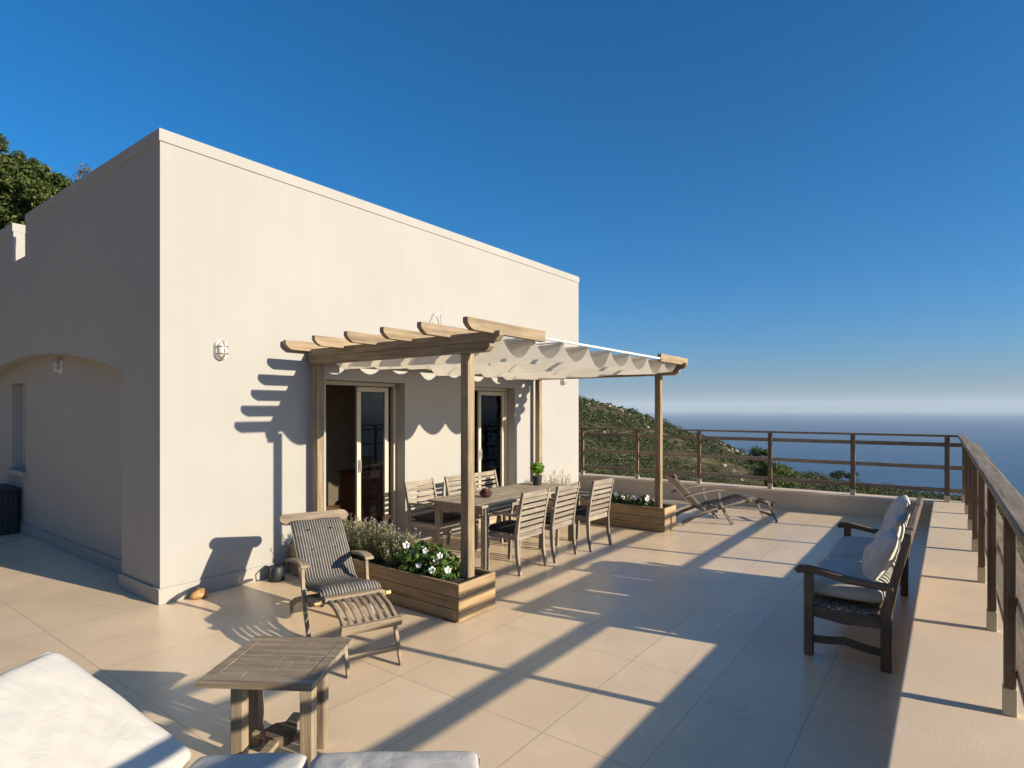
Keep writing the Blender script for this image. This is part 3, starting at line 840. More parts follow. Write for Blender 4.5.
# ------------------------------------------------------------------ dining set
def dining_chair(label, loc, rz):
    t = thing('dining_chair', label, 'chair', loc, rz, 'slatted armchairs round the dining table')
    W = .25
    for s in (-1, 1):
        # rear leg with a kick, carrying on as the back post
        MB().ribbon([(s * W, -.275, 0), (s * W, -.235, .2), (s * W, -.225, .42), (s * W, -.26, .66), (s * W, -.315, .90)], .03, [.036, .042, .048, .04, .032], (1, 0, 0)).build('rear_leg', M['teakZ'], t, bevel=.004)
        MB().ribbon([(s * W, .245, 0), (s * W, .235, .2), (s * W, .23, .42), (s * W, .225, .625)], .034, .04, (1, 0, 0)).build('front_leg', M['teakZ'], t, bevel=.004)
        MB().ribbon([(s * W, -.255, .640), (s * W, -.1, .648), (s * W, .1, .652), (s * W, .2, .645), (s * W, .27, .63)], .05, .024, (1, 0, 0)).build('armrest', M['teakY'], t, bevel=.006)
        MB().box(s * W - .012, s * W + .012, -.2, .21, .375, .425).build('side_rail', M['teakY'], t, bevel=.003)
    sl = MB()
    for k in range(6):
        z = .47 + .066 * k; y = -.236 - (z - .47) * .175
        if k == 5: sl.bar((-W + .016, y - .012, z + .062), (W - .016, y - .012, z + .062), .018, .062)
        sl.bar((-W + .016, y, z), (W - .016, y, z), .016, .044, (0, -.17, 1))
    sl.build('backrest', M['teakX'], t, bevel=.003)
    MB().box(-W + .016, W - .016, -.232, -.208, .372, .432).build('rear_rail', M['teakX'], t, bevel=.003)
    MB().box(-W + .018, W - .018, .218, .242, .375, .425).build('front_rail', M['teakX'], t, bevel=.003)
    ss = MB()
    for k in range(6): ss.box(-W + .014, W - .014, -.2 + k * .07, -.145 + k * .07, .426, .440)
    ss.build('seat', M['teakX'], t, bevel=.002)
    cm = cushion_mesh(.47, .46, .05, .012, 14, 14, 3)
    cm.v = [(x, y + .015, z + .464) for x, y, z in cm.v]
    cm.build('cushion', M['seatdark'], t, smooth=True)
    return t
ch = dining_chair('slatted armchair with its back to the open terrace, nearest the long planter', (5.375, 3.985, 0), 0)
copy_tree(ch, (6.04, 3.975, 0), .03, 'slatted armchair with its back to the open terrace, middle one of three')
copy_tree(ch, (6.78, 3.885, 0), -.03, 'slatted armchair with its back to the open terrace, nearest the far planter')
copy_tree(ch, (5.27, 5.07, 0), PI + .05, 'slatted armchair against the house wall, left end, beside the first glazed door')
copy_tree(ch, (5.99, 5.07, 0), PI - .03, 'slatted armchair against the house wall, half hidden behind the near pergola post')
copy_tree(ch, (6.57, 5.09, 0), PI + .02, 'slatted armchair against the house wall, in front of the second glazed door')

t = thing('dining_table', 'weathered teak dining table with six slatted armchairs', 'table', (5.99, 4.50, 0))
tb = MB()
for k in range(8):
    tb.box(-1.06, -.33, -.42 + .105 * k, -.42 + .105 * k + .101, .712, .740)
    tb.box(-.325, .385, -.42 + .105 * k, -.42 + .105 * k + .101, .712, .740)
    tb.box(.39, 1.06, -.42 + .105 * k, -.42 + .105 * k + .101, .712, .740)
tb.build('tabletop', M['teakX'], t, bevel=.004)
ap = MB().box(-.98, .98, -.36, -.335, .62, .711).box(-.98, .98, .335, .36, .62, .711).box(-.98, -.955, -.334, .334, .62, .711).box(.955, .98, -.334, .334, .62, .711)
ap.build('apron', M['teakX'], t, bevel=.003)
for sx in (-.93, .93):
    for sy in (-.355, .355):
        MB().box(sx - .036, sx + .036, sy - .036, sy + .036, 0, .711).build('leg', M['teakZ'], t, bevel=.006)
# pot plant and bowl on the table
t = thing('potted_plant', 'small bright green potted herb on the dining table', 'plant', (6.77, 4.61, .7405))
MB().lathe([(.05, 0), (.054, .004), (.068, .115), (.074, .117), (.074, .132), (.066, .132), (.062, .11)], seg=24).build('pot', M['black'], t, smooth=False)
MB().lathe([(.06, .108), (.0605, .112)], seg=20).build('soil', M['soil'], t)
P = np.concatenate([clump((0, 0, .235), (.105, .105, .085), 330, .045, .6, .25)])
quads_mesh('leaves', P, M['leaf_basil'], t)
mb = MB()
for k in range(9):
    a = k * .7; mb.tube([(0.015 * math.cos(a), .015 * math.sin(a), .11), (.07 * math.cos(a), .07 * math.sin(a), .24)], .002, 4)
mb.build('stems', M['leaf_basil'], t)
t = thing('bowl', 'small dark red basket bowl near the front of the dining table', 'bowl', (5.47, 4.47, .7405))
MB().lathe([(.045, 0), (.062, .015), (.078, .045), (.082, .055), (.074, .055), (.05, .02)], seg=24).build('basket', M['basket'], t, smooth=True)
for k in range(5):
    a = k * 1.3; r = .038 if k else 0
    mb = MB().lathe([(.004, -.035), (.022, -.028), (.034, 0), (.024, .026), (.004, .034)], (r * math.cos(a), r * math.sin(a), .06 + .014 * (k % 2)), 12)
    mb.build('pine_cone', M['basket'], t, smooth=True)

# ------------------------------------------------------------------ steamer deck chairs
def steamer(label, loc, rz, cushion, wd='deck'):
    t = thing('deck_chair', label, 'deck chair', loc, rz, 'folding steamer deck chairs')
    W = .235; WF = .185
    for s in (-1, 1):
        x = s * W
        # seat rail sweeping from the rear foot to the knee
        MB().ribbon([(x, .02, .03), (x, .07, .06), (x, .2, .13), (x, .45, .215), (x, .8, .30), (x, 1.13, .365)], .026, [.07, .06, .05, .048, .046, .05], (1, 0, 0)).build('seat_rail', M[wd + 'Y'], t, bevel=.004)
        x2 = s * (W + .028)
        MB().ribbon([(x2, .60, .525), (x2, .62, .38), (x2, .70, .2), (x2, .84, 0)], .026, [.05, .045, .045, .05], (1, 0, 0)).build('front_leg', M[wd + 'Z'], t, bevel=.004)
        MB().ribbon([(x2, .06, .455), (x2, .15, .48), (x2, .3, .512), (x2, .5, .545), (x2, .62, .55), (x2, .70, .54)], .075, .024, (1, 0, 0)).build('armrest', M[wd + 'Y'], t, bevel=.006)
        x3 = s * (W - .03)
        MB().ribbon([(x3, .42, .225), (x3, .30, .335), (x3, .135, .505), (x3, -.005, .66), (x3, -.12, .775)], .024, .04, (1, 0, 0)).build('back_stile', M[wd + 'Z'], t, bevel=.004)
        MB().ribbon([(s * WF, 1.10, .372), (s * WF, 1.25, .378), (s * WF, 1.4, .355), (s * WF, 1.55, .295)], .024, .036, (1, 0, 0)).build('footrest_rail', M[wd + 'Y'], t, bevel=.004)
        MB().ribbon([(s * WF, 1.47, .325), (s * WF, 1.55, .16), (s * WF, 1.63, 0)], .024, .034, (1, 0, 0)).build('foot_leg', M[wd + 'Z'], t, bevel=.003)
        kn = MB().tube([(s * (W + .014), 1.12, .365), (s * (W + .055), 1.12, .365)], .02, 12).build('pivot', M['brass'], t, smooth=False)
    # top rail with rounded ears
    def toprail():
        n = 18; pts = []
        R = .056
        for i in range(n + 1):
            a = -PI / 2 + PI * i / n; pts.append((W + .02 + R * math.cos(a), R * math.sin(a)))
        for i in range(n + 1):
            a = PI / 2 + PI * i / n; pts.append((-W - .02 + R * math.cos(a), R * math.sin(a)))
        d = Vector((0, -.11, .10)).normalized()
        c = Vector((0, -.125, .775))
        poly = [tuple(c + Vector((px, 0, 0)) + d * pz) for px, pz in pts]
        nrm = Vector((0, .10, .11)).normalized()
        return MB().prism(poly, 0, nrm * .028)
    toprail().build('top_rail', M[wd + 'X'], t, bevel=.003)
    sl = MB()
    for k in range(6):
        x = -.155 + .062 * k
        sl.ribbon([(x, .38, .25), (x, .28, .352), (x, .12, .522), (x, -.02, .662), (x, -.1, .735)], .042, .012, (1, 0, 0))
    sl.build('back_slats', M[wd + 'Z'], t, bevel=.002)
    sl = MB()
    for k in range(8):
        y = .42 + k * .086; sl.bar((-W + .014, y, .222 + k * .0215), (W - .014, y, .222 + k * .0215), .055, .014, (0, -.25, 1))
    sl.build('seat_slats', M[wd + 'X'], t, bevel=.002)
    MB().bar((-W + .014, 1.13, .39), (W - .014, 1.13, .39), .06, .03).build('knee_rail', M[wd + 'X'], t, bevel=.004)
    MB().bar((-WF - .035, 1.555, .292), (WF + .035, 1.555, .292), .032, .07, (0, .35, 1)).build('foot_rail', M[wd + 'X'], t, bevel=.008)
    MB().bar((-WF + .014, 1.575, .11), (WF - .014, 1.575, .11), .022, .035).build('stretcher', M[wd + 'X'], t, bevel=.003)
    sl = MB()
    for k in range(6):
        x = -.135 + .054 * k
        sl.ribbon([(x, 1.17, .385), (x, 1.27, .388), (x, 1.4, .368), (x, 1.5, .33), (x, 1.535, .318)], .032, .014, (1, 0, 0))
    sl.build('footrest_slats', M[wd + 'Y'], t, bevel=.003)
    MB().bar((-W + .014, .60, .20), (W - .014, .60, .20), .03, .03).build('cross_bar', M[wd + 'X'], t, bevel=.003)
    if cushion:
        # one thick pad bent over seat and back
        path = [(1.09, .405), (1.03, .425), (.85, .385), (.65, .345), (.50, .325), (.42, .345), (.33, .43), (.2, .555), (.05, .685), (-.045, .755), (-.07, .768)]
        mb = MB(); K = len(path); nxx = 14; rowsT = []; rowsB = []
        for i, (y, z) in enumerate(path):
            p0 = Vector(path[max(i - 1, 0)]); p1 = Vector(path[min(i + 1, K - 1)]); d = (p1 - p0).normalized(); nn = Vector((d.y, -d.x))
            if nn.y < 0: nn = -nn
            th = .055 if 0 < i < K - 1 else .02
            rt = []; rb = []
            for j in range(nxx + 1):
                u = -1 + 2 * j / nxx; e_ = (1 - abs(u) ** 6) ** .5
                wob = .006 * noise.noise(Vector((u * 2, i * .9, 4)))
                rt.append(len(mb.v)); mb.v.append((u * .232, y + nn.x * th / 2 * e_, z + nn.y * th / 2 * e_ + wob))
                rb.append(len(mb.v)); mb.v.append((u * .232, y - nn.x * th / 2 * e_, z - nn.y * th / 2 * e_))
            rowsT.append(rt); rowsB.append(rb)
        for i in range(K - 1):
            for j in range(nxx):
                mb.face((rowsT[i][j], rowsT[i][j + 1], rowsT[i + 1][j + 1], rowsT[i + 1][j]))
                mb.face((rowsB[i][j], rowsB[i + 1][j], rowsB[i + 1][j + 1], rowsB[i][j + 1]))
        for i in (0, K - 1):
            for j in range(nxx): mb.face((rowsT[i][j], rowsB[i][j], rowsB[i][j + 1], rowsT[i][j + 1]))
        c = mb.build('cushion', M['stripe'], t, smooth=True)
        for x in (-.1, .1):
            for y, z in ((.225, .565), (.07, .71)):
                MB().lathe([(.001, -.012), (.012, -.006), (.012, .004), (.001, .008)], (x, y, z), 10).build('tuft', M['seatdark'], c)
    return t
dc = steamer('grey teak deck chair with a striped blue-grey cushion beside the long planter', (3.265, 4.67, 0), math.atan2(.367, -.93), True)
dc2 = steamer('bare reclined wooden deck chair at the far end of the terrace', (8.96, 3.48, 0), math.atan2(-.7, -.71), False, 'grey')

# ------------------------------------------------------------------ small table
t = thing('side_table', 'small square weathered teak table between the deck chair and the white lounger', 'table', (1.738, 2.80, 0), math.atan2(-.84, .54))
L = .285
tp = MB(); fr_ = .062; zt0, zt1 = .468, .5
tp.box(-L, L, -L, -L + fr_, zt0, zt1); tp.box(-L, L, L - fr_, L, zt0, zt1)
tp.box(-L, -L + fr_, -L + fr_, L - fr_, zt0, zt1); tp.box(L - fr_, L, -L + fr_, L - fr_, zt0, zt1)
tp.build('tabletop', M['deckX'], t, bevel=.003)
sl = MB(); n = 7; wdt = (2 * L - 2 * fr_ - .006) / n
for k in range(n):
    ya = -L + fr_ + .003 + k * wdt
    cuts = [-L + fr_ + .003, L - fr_ - .003]
    c1 = (-.09, .02)[k % 2] + .02 * math.sin(k * 2); c2 = (.09, .15)[k % 2]
    ed = [cuts[0], c1, c2, cuts[1]] if k % 3 != 1 else [cuts[0], c1, cuts[1]]
    for a, b in zip(ed[:-1], ed[1:]):
        dz = random.uniform(-.0015, .001)
        sl.box(a + .0015, b - .0015, ya + .002, ya + wdt - .002, zt0 + .006 + dz, zt1 - .0005 + dz)
MB().box(-L + fr_ - .01, L - fr_ + .01, -L + fr_ - .01, L - fr_ + .01, zt0 - .004, zt0 + .001).build('gap_shade_sheet', M['darkX'], t)  # added dark sheet that stops light showing through the slat gaps
sl.build('slats', M['deckX'], t, bevel=.002)
for sx in (-.18, .18):
    for sy in (-.08, .08):
        MB().box(sx - .032, sx + .032, sy - .032, sy + .032, 0, zt0 - .005).build('leg', M['deckZ'], t, bevel=.004)
ap = MB().box(-.2, .2, -.045, -.02,   .41, .463).box(-.2, .2, .02, .045,   .41, .463)
ap.build('apron', M['deckX'], t, bevel=.003)
MB().bar((-.146, 0, .1), (.146, 0, .1), .05, .028).bar((0, -.2, .1), (0, .2, .1), .05, .0281).build('stretcher', M['deckX'], t, bevel=.003)
MB().lathe([(.085, .075), (.085, .127)], seg=8).build('hub', M['darkX'], t, bevel=.004)

# ------------------------------------------------------------------ white lounger in the foreground
ax = Vector((.622, -.783, 0)).normalized(); la = Vector((-.783, -.622, 0)).normalized()
LW = .70; ZT = .435; TH = .115
hinge = Vector((1.105, 2.385, 0)) - la * .04
org = hinge + la * LW / 2
t = thing('sun_lounger', 'sun lounger with thick white mattress and raised headrest in the foreground', 'sun lounger', tuple(org), math.atan2(ax.y, ax.x))
# local: +x towards the foot, -y.. la direction: local y = rot90(ax) = (-ax.y, ax.x) = (.82,.57) -> far side is +y
def seg(x0, x1, seed, sub=True):
    cm = cushion_mesh(x1 - x0, LW, TH, .010, 44, 44, seed, .006, 14, .24, fold=.010)
    return cm, (x0 + x1) / 2
def piping(par_, x0, x1, mt=None):
    pts = []; w2 = LW / 2 - .008; r_ = .03; x0 += .008; x1 -= .008
    for cx, cy, a0 in ((x1 - r_, w2 - r_, 0), (x0 + r_, w2 - r_, 90), (x0 + r_, -w2 + r_, 180), (x1 - r_, -w2 + r_, 270)):
        for i in range(5):
            a = math.radians(a0 + 22.5 * i); pts.append(Vector((cx + r_ * math.cos(a), cy + r_ * math.sin(a), ZT - .034 + .002 * math.sin(cx * 40 + i))))
    pts.append(pts[0])
    if mt is not None: pts = [mt @ p for p in pts]
    MB().tube(pts, .0045, 6).build('piping', M['cushwhite'], par_, smooth=True)
cmm, xc = seg(.0, .445, 1); cmm.v = [(x + xc, y, z + ZT - TH / 2) for x, y, z in cmm.v]
ma_ = cmm.build('mattress', M['cushwhite'], t, smooth=True); piping(ma_, .0, .445)
cmm, xc = seg(.452, 1.13, 2); cmm.v = [(x + xc, y, z + ZT - TH / 2) for x, y, z in cmm.v]
ma_ = cmm.build('mattress', M['cushwhite'], t, smooth=True); piping(ma_, .452, 1.13)
tilt = math.radians(38)
cmm, xc = seg(-.72, -.01, 5)
R_ = Matrix.Translation((0, 0, ZT - .02)) @ Matrix.Rotation(tilt, 4, 'Y')
cmm.v = [tuple(R_ @ Vector((x + xc, y, z - TH / 2 + .02))) for x, y, z in cmm.v]
ma_ = cmm.build('head_cushion', M['cushwhite'], t, smooth=True); piping(ma_, -.72, -.01, R_ @ Matrix.Translation((0, 0, .02 - ZT)))
zf = ZT - TH - .01
MB().box(-.72, 1.12, -LW / 2 + .01, -LW / 2 + .05, zf - .07, zf).build('side_rail', M['teakX'], t, bevel=.004)
MB().box(-.72, 1.12, LW / 2 - .05, LW / 2 - .01, zf - .07, zf).build('side_rail', M['teakX'], t, bevel=.004)
sl = MB()
for k in range(11): sl.box(.02 + k * .1, .09 + k * .1, -LW / 2 + .051, LW / 2 - .051, zf - .02, zf - .002)
sl.build('slats', M['teakY'], t, bevel=.003)
sl = MB()
for k in range(7): sl.box(-.70 + k * .1, -.63 + k * .1, -LW / 2 + .051, LW / 2 - .051, -TH - .02, -TH - .003, R_ @ Matrix.Translation((0, 0, .02)))
sl.build('head_slats', M['teakY'], t, bevel=.003)
for sx in (-.66, 1.06):
    for sy in (-LW / 2 + .03, LW / 2 - .03):
        MB().box(sx - .03, sx + .03, sy - .019, sy + .019, 0, zf - .071).build('leg', M['teakZ'], t, bevel=.003)
for sy in (-.2, .2): MB().bar((-.30, sy, zf - .05), (-.42, sy, .55 - .02), .02, .03).build('strut', M['teakZ'], t)

# ------------------------------------------------------------------ bench against the parapet
BL = 2.12; bx0 = 4.73
t = thing('garden_bench', 'dark wooden garden bench with white cushions against the parapet', 'bench', (bx0 + BL / 2, .60, 0), 0)
# local: +y towards the house (front), back on -y
h = BL / 2
for s in (-1, 1):
    x = s * (h - .035)
    MB().ribbon([(x, -.25, 0), (x, -.25, .2), (x, -.255, .40), (x, -.30, .62), (x, -.375, .93)], .06, [.062, .062, .066, .056, .046], (1, 0, 0)).build('rear_leg', M['darkZ'], t, bevel=.005)
    MB().box(x - .03, x + .03, .20, .26, 0, .60).build('front_leg', M['darkZ'], t, bevel=.005)
    MB().ribbon([(x, -.30, .575), (x, -.15, .578), (x, .0, .59), (x, .12, .612), (x, .22, .628), (x, .285, .622), (x, .315, .60)], .075, [.045, .045, .045, .045, .052, .056, .04], (1, 0, 0)).build('armrest', M['darkY'], t, bevel=.012)
    MB().ribbon([(x, -.22, .33), (x, .0, .312), (x, .2, .33)], .03, .085, (1, 0, 0)).build('side_rail', M['darkY'], t, bevel=.004)
    MB().ribbon([(x, -.22, .12), (x, -.1, .13), (x, 0, .15), (x, .1, .13), (x, .2, .12)], .03, .05, (1, 0, 0)).build('stretcher', M['darkY'], t, bevel=.004)
MB().box(-h + .066, h - .066, .205, .235, .30, .38).build('front_rail', M['darkX'], t, bevel=.004)
MB().box(-h + .066, h - .066, -.25, -.22, .30, .38).build('rear_rail', M['darkX'], t, bevel=.004)
MB().ribbon([(-h + .01, -.375, .925), (0, -.375, .925), (h - .01, -.375, .925)], .045, .075, (0, 1, 0)).build('top_rail', M['darkX'], t, bevel=.008)
bs = MB()
for k in range(22):
    x = -h + .12 + k * (BL - .24) / 21
    bs.bar((x, -.264, .44), (x, -.367, .89), .055, .014, (0, 1, .2))
bs.build('back_slats', M['railZ'], t, bevel=.002)
MB().bar((-h + .066, -.262, .43), (h - .066, -.262, .43), .03, .06).build('lower_back_rail', M['darkX'], t, bevel=.004)
ws = MB()      # woven strap seat seen from the end
for k in range(7):
    y = -.17 + k * .06
    pts = []
    for i in range(43):
        x = -h + .02 + i * (BL - .04) / 42
        pts.append((x, y, .372 + .013 * math.cos(PI * (i + k))))
    ws.ribbon(pts, .048, .006, (0, 1, 0))
ws.build('seat_straps', M['teakX'], t)
ws = MB()
for k in range(34):
    x = -h + .09 + k * (BL - .18) / 33
    ws.box(x - .02, x + .02, -.215, .2, .369, .375)
ws.build('cross_straps', M['railY'], t)
def bench_cushion(xc, w, seed, label):
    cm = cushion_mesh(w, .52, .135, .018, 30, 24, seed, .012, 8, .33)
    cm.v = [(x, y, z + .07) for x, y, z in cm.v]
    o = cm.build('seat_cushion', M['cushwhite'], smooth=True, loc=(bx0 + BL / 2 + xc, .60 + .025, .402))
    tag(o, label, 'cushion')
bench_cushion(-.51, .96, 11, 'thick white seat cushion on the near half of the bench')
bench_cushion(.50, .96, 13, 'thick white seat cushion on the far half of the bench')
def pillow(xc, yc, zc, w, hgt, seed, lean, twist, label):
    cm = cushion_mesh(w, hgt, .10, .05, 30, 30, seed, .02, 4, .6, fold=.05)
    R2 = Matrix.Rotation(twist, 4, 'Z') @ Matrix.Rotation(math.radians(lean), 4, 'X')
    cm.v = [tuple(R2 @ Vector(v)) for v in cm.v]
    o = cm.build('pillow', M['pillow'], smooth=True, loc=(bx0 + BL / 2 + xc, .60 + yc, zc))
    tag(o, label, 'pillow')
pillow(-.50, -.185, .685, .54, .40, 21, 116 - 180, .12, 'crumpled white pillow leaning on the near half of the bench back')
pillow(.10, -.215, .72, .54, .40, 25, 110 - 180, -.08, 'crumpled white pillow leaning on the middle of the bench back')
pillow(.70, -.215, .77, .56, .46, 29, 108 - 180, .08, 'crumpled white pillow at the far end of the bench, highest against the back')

# ------------------------------------------------------------------ small things by the house
t = MB()
sx, sy = 2.66, 5.70
prof = [(.002, .0), (.055, .004), (.075, .03), (.068, .06), (.04, .085), (.002, .092)]
t.lathe(prof, seg=18, sx=1.15, sy=.75)
t.v = [(x * (1 + .25 * noise.noise(Vector((x * 14, y * 14, z * 14)))), y * (1 + .2 * noise.noise(Vector((y * 14, z * 14, x * 14)))), max(0, z * (1 + .3 * noise.noise(Vector((x * 18, y * 18, 3)))))) for x, y, z in t.v]
tag(t.build('stone', M['stone'], smooth=True, loc=(2.70, 5.72, 0)), 'small golden brown stone lying at the foot of the sunlit wall', 'stone')
t = thing('watering_can', 'small black watering can in the shaded corner between wall and long planter', 'watering can', (3.46, 5.66, 0), .5)
MB().lathe([(.075, 0), (.08, .005), (.075, .14), (.06, .16), (.05, .16), (.05, .12)], seg=20).build('body', M['black'], t, smooth=True)
MB().tube([(.06, 0, .04), (.12, 0, .1), (.17, 0, .17)], [.016, .012, .01], 8).build('spout', M['black'], t, smooth=True)
MB().tube([(-.07, 0, .05), (-.12, 0, .08), (-.125, 0, .14), (-.07, 0, .17), (-.02, 0, .19), (.03, 0, .165)], .008, 8).build('handle', M['black'], t, smooth=True)
t = thing('storage_box', 'black ribbed storage box in the shaded niche under the narrow window', 'box', (2.37, 11.2, 0))
bx = MB().box(-.17, .17, -.40, .4, 0, .62)
bx.build('body', M['black'], t, bevel=.01)
rb = MB()
for k in range(6): rb.box(-.15 + k * .055, -.125 + k * .055, -.418, -.4005, .03, .6)
for k in range(13): rb.box(-.188, -.1705, -.38 + k * .06, -.355 + k * .06, .03, .6)
rb.build('ribs', M['black'], t, bevel=.004)
MB().box(-.195, .195, -.425, .42, .6205, .665).build('lid', M['black'], t, bevel=.012)

# ------------------------------------------------------------------ landscape
RK = [(-400, 60), (-200, 40), (-60, 22), (0, 11.0), (29, 4.6), (42, 2.6), (52, -.2), (59, -2.2), (80, -10.0), (106, -20), (125, -26.5), (142, -31), (160, -32), (190, -35.5), (250, -48), (330, -85), (500, -150), (900, -190)]
def interp(T, x):
    if x <= T[0][0]: return T[0][1]
    for (a, b), (c, d) in zip(T[:-1], T[1:]):
        if x <= c: return b + (d - b) * (x - a) / (c - a)
    return T[-1][1]
def ground(r, fw):
    near = -3.65 - .06 * max(fw - 14, 0) - .075 * max(r - 4, 0) 
    near = max(near, -200)
    if r < -13:
        a = min(6 + .1 * (-r), near + .6 * (-r - 13)); b = min(30, near + .95 * max(0, -r - 25))  # steep unseen rise, shaped to bounce warm sunlight onto the side wall
        q = min(1, max(0, (fw - 6) / 14)); near = b + (a - b) * q
    k = min(1, max(0, (fw - 60) / 190)); k = k * k * (3 - 2 * k)
    A = interp(RK, r * (250 / max(fw, 200)) if fw < 250 else r)
    z = near + (A - near) * k
    if fw > 250: z -= (fw - 250) * .45 + (fw - 250) ** 2 * .0006
    if fw < 14 and r > 4: z -= .35 * (r - 4)
    if fw < -20: z -= .02 * (-20 - fw)
    amp = min(1, max(0, (fw - 20) / 120)) * 2.2
    z += amp * noise.fractal(Vector((r * .03, fw * .03, 0)), 1, 2, 5) * .6
    return max(z, -184)
SEA = -180
rs = [-420, -330, -250, -190, -150, -120, -95, -75, -60, -48, -38, -30, -24, -19, -15, -12, -9, -6, -3, 0, 3, 6, 9, 12] + [12 + 3 * i for i in range(1, 80)] + [256, 270, 290, 320, 360, 420, 500, 620, 800, 1000]
fs = [-400, -250, -150, -90, -60, -40, -25, -15, -8, -2, 4, 9, 14, 19, 25] + [25 + 4 * i for i in range(1, 60)] + [266, 272, 280, 292, 310, 340, 390, 460, 560, 700]
mb = MB(); idx = {}
for i, r in enumerate(rs):
    for j, fw in enumerate(fs):
        idx[i, j] = len(mb.v); x, y = rf(r, fw); mb.v.append((x, y, ground(r, fw)))
for i in range(len(rs) - 1):
    for j in range(len(fs) - 1):
        mb.face((idx[i, j], idx[i, j + 1], idx[i + 1, j + 1], idx[i + 1, j]))
tag(mb.build('hillside', M['hill'], smooth=True), kind='structure')

# maquis scrub and boulders: countless, so one object each
Q = []
nb = 0
for k in range(14000):
    fw = 28 + 235 * random.random() ** .62
    ang = random.uniform(.02, .84)
    r = ang * fw
    z = ground(r, fw)
    dens = noise.fractal(Vector((r * .035, fw * .035, 5)), 1, 2, 3)
    if random.random() > .80 + 1.5 * dens: continue
    s_ = math.exp(random.gauss(-.25, .5)) * (.7 + .3 * min(1, fw / 120))
    if dens > .25 and random.random() < .12: s_ = random.uniform(1.6, 2.6)
    s_ = min(s_, 2.6)
    x, y = rf(r, fw)
    lf = max(.13, fw * .0019)
    nl = int(min(190, 16 + 30 * s_ * s_ * (100 / fw if fw > 60 else 1.6)))
    Q.append(clump((x, y, z + s_ * .3), (s_, s_ * random.uniform(.7, 1.2), s_ * random.uniform(.5, .85)), nl, lf * 1.5, .6, .5, .6))
    nb += 1
    if nb > 6600: break
tag(quads_mesh('scrub', np.concatenate(Q), M['maquis']), kind='stuff')
mb = MB()
def boulder(c, s_):
    bm = bmesh.new(); bmesh.ops.create_icosphere(bm, subdivisions=2, radius=1)
    n0 = len(mb.v); sd = random.uniform(0, 50)
    sc = (s_ * random.uniform(.8, 1.4), s_ * random.uniform(.8, 1.3), s_ * random.uniform(.5, .9))
    for v in bm.verts:
        q = v.co * (1 + .45 * noise.noise(v.co * 1.3 + Vector((sd, 0, 0))))
        mb.v.append((c[0] + q.x * sc[0], c[1] + q.y * sc[1], c[2] + q.z * sc[2]))
    for f in bm.faces: mb.face(tuple(n0 + v.index for v in f.verts))
    bm.free()
for k in range(170):
    fw = random.uniform(90, 256); r = random.uniform(.1, .8) * fw
    if random.random() < .45:
        fw = random.uniform(225, 256); r = random.uniform(.12, .78) * fw
    x, y = rf(r, fw); boulder((x, y, ground(r, fw) + .2), random.choice((.25, .35, .5, .6, .8)) * random.uniform(.7, 1.2) * (.4 + .6 * fw / 250))
tag(mb.build('boulders', M['rock'], fixn=False), kind='stuff')

def tree(name, label, base, trunk, lobes, mat, leaf, aspect=.5, shell=.45, trunk_r=.2):
    t = thing(name, label, 'tree', base)
    mb = MB()
    for pts, r0, r1 in trunk:
        k = len(pts); mb.tube(pts, [r0 + (r1 - r0) * i / (k - 1) for i in range(k)], 8)
    mb.build('trunk', M['bark'], t, smooth=True)
    Qs = [clump(c, rad, n, leaf, aspect, shell, .3) for c, rad, n in lobes]
    quads_mesh('crown', np.concatenate(Qs), mat, t)
    return t
# big tree behind the house (left)
def px(x, y, fw): return (*rf((x - 512) / 587 * fw, fw), CAMH + (409 - y) / 587 * fw)
F = 21.0
bx_, by_ = rf((10 - 512) / 587 * F, F); bz_ = ground((10 - 512) / 587 * F, F)
lob = []
def L_(x, y, rpx, n=900, df=0):
    p = px(x, y, F + df); rr = rpx / 587 * F
    lob.append(((p[0] - bx_, p[1] - by_, p[2] - bz_), (rr * 1.05, rr * 1.05, rr * .9), n))
for x, y, r, n, df in ((24, 182, 24, 2600, 0), (-4, 200, 34, 3600, .3), (44, 196, 18, 1500, -.3), (8, 168, 16, 1200, .4), (-30, 170, 34, 3600, .2), (-50, 215, 45, 4200, 0), (58, 192, 13, 800, .2), (20, 215, 28, 2600, .4), (-6, 142, 11, 500, 0), (36, 172, 12, 700, .1), (-60, 140, 30, 2200, .5), (30, 240, 30, 2000, .6), (66, 188, 8, 260, .3)):
    L_(x, y, r, int(n * 1.9), df)
for k in range(34):
    a_ = random.uniform(-.3, 1.0); xx = -10 + 82 * random.random(); yy = 160 + abs(xx - 18) * .55 + random.uniform(-8, 12)
    L_(xx, yy, random.uniform(3, 6.5), 60, random.uniform(-.5, .5))
tree('evergreen_tree', 'large dense evergreen tree rising behind the house at the left', (bx_, by_, bz_),
     [([(0, 0, -.3), (.2, .1, 2.5), (.1, .2, 5), (-.2, .3, 8)], .28, .08), ([(.15, .1, 3.5), tuple(lob[0][0])], .12, .03), ([(.1, .2, 4.5), tuple(lob[4][0])], .12, .03), ([(.15, .1, 4), tuple(lob[2][0])], .09, .02)],
     lob, M['leaf_tree'], .125, .55, .30)
# bare twiggy top just over the parapet
F = 24.0; p = px(84, 180, F); r_ = (84 - 512) / 587 * F; g_ = ground(r_, F)
tree('young_tree', 'thin brownish treetop peeping over the house parapet', (p[0], p[1], g_),
     [([(0, 0, -.2), (.05, 0, p[2] - g_ - 1), (0, 0, p[2] - g_ + .55)], .08, .01)],
     [((0, 0, p[2] - g_ - .1), (.48, .48, .5), 300), ((.1, .1, p[2] - g_ + .4), (.34, .34, .36), 150), ((-.2, .0, p[2] - g_ - 1.2), (.7, .7, .9), 500)], M['leaf_twig'], .13, .4, .2)
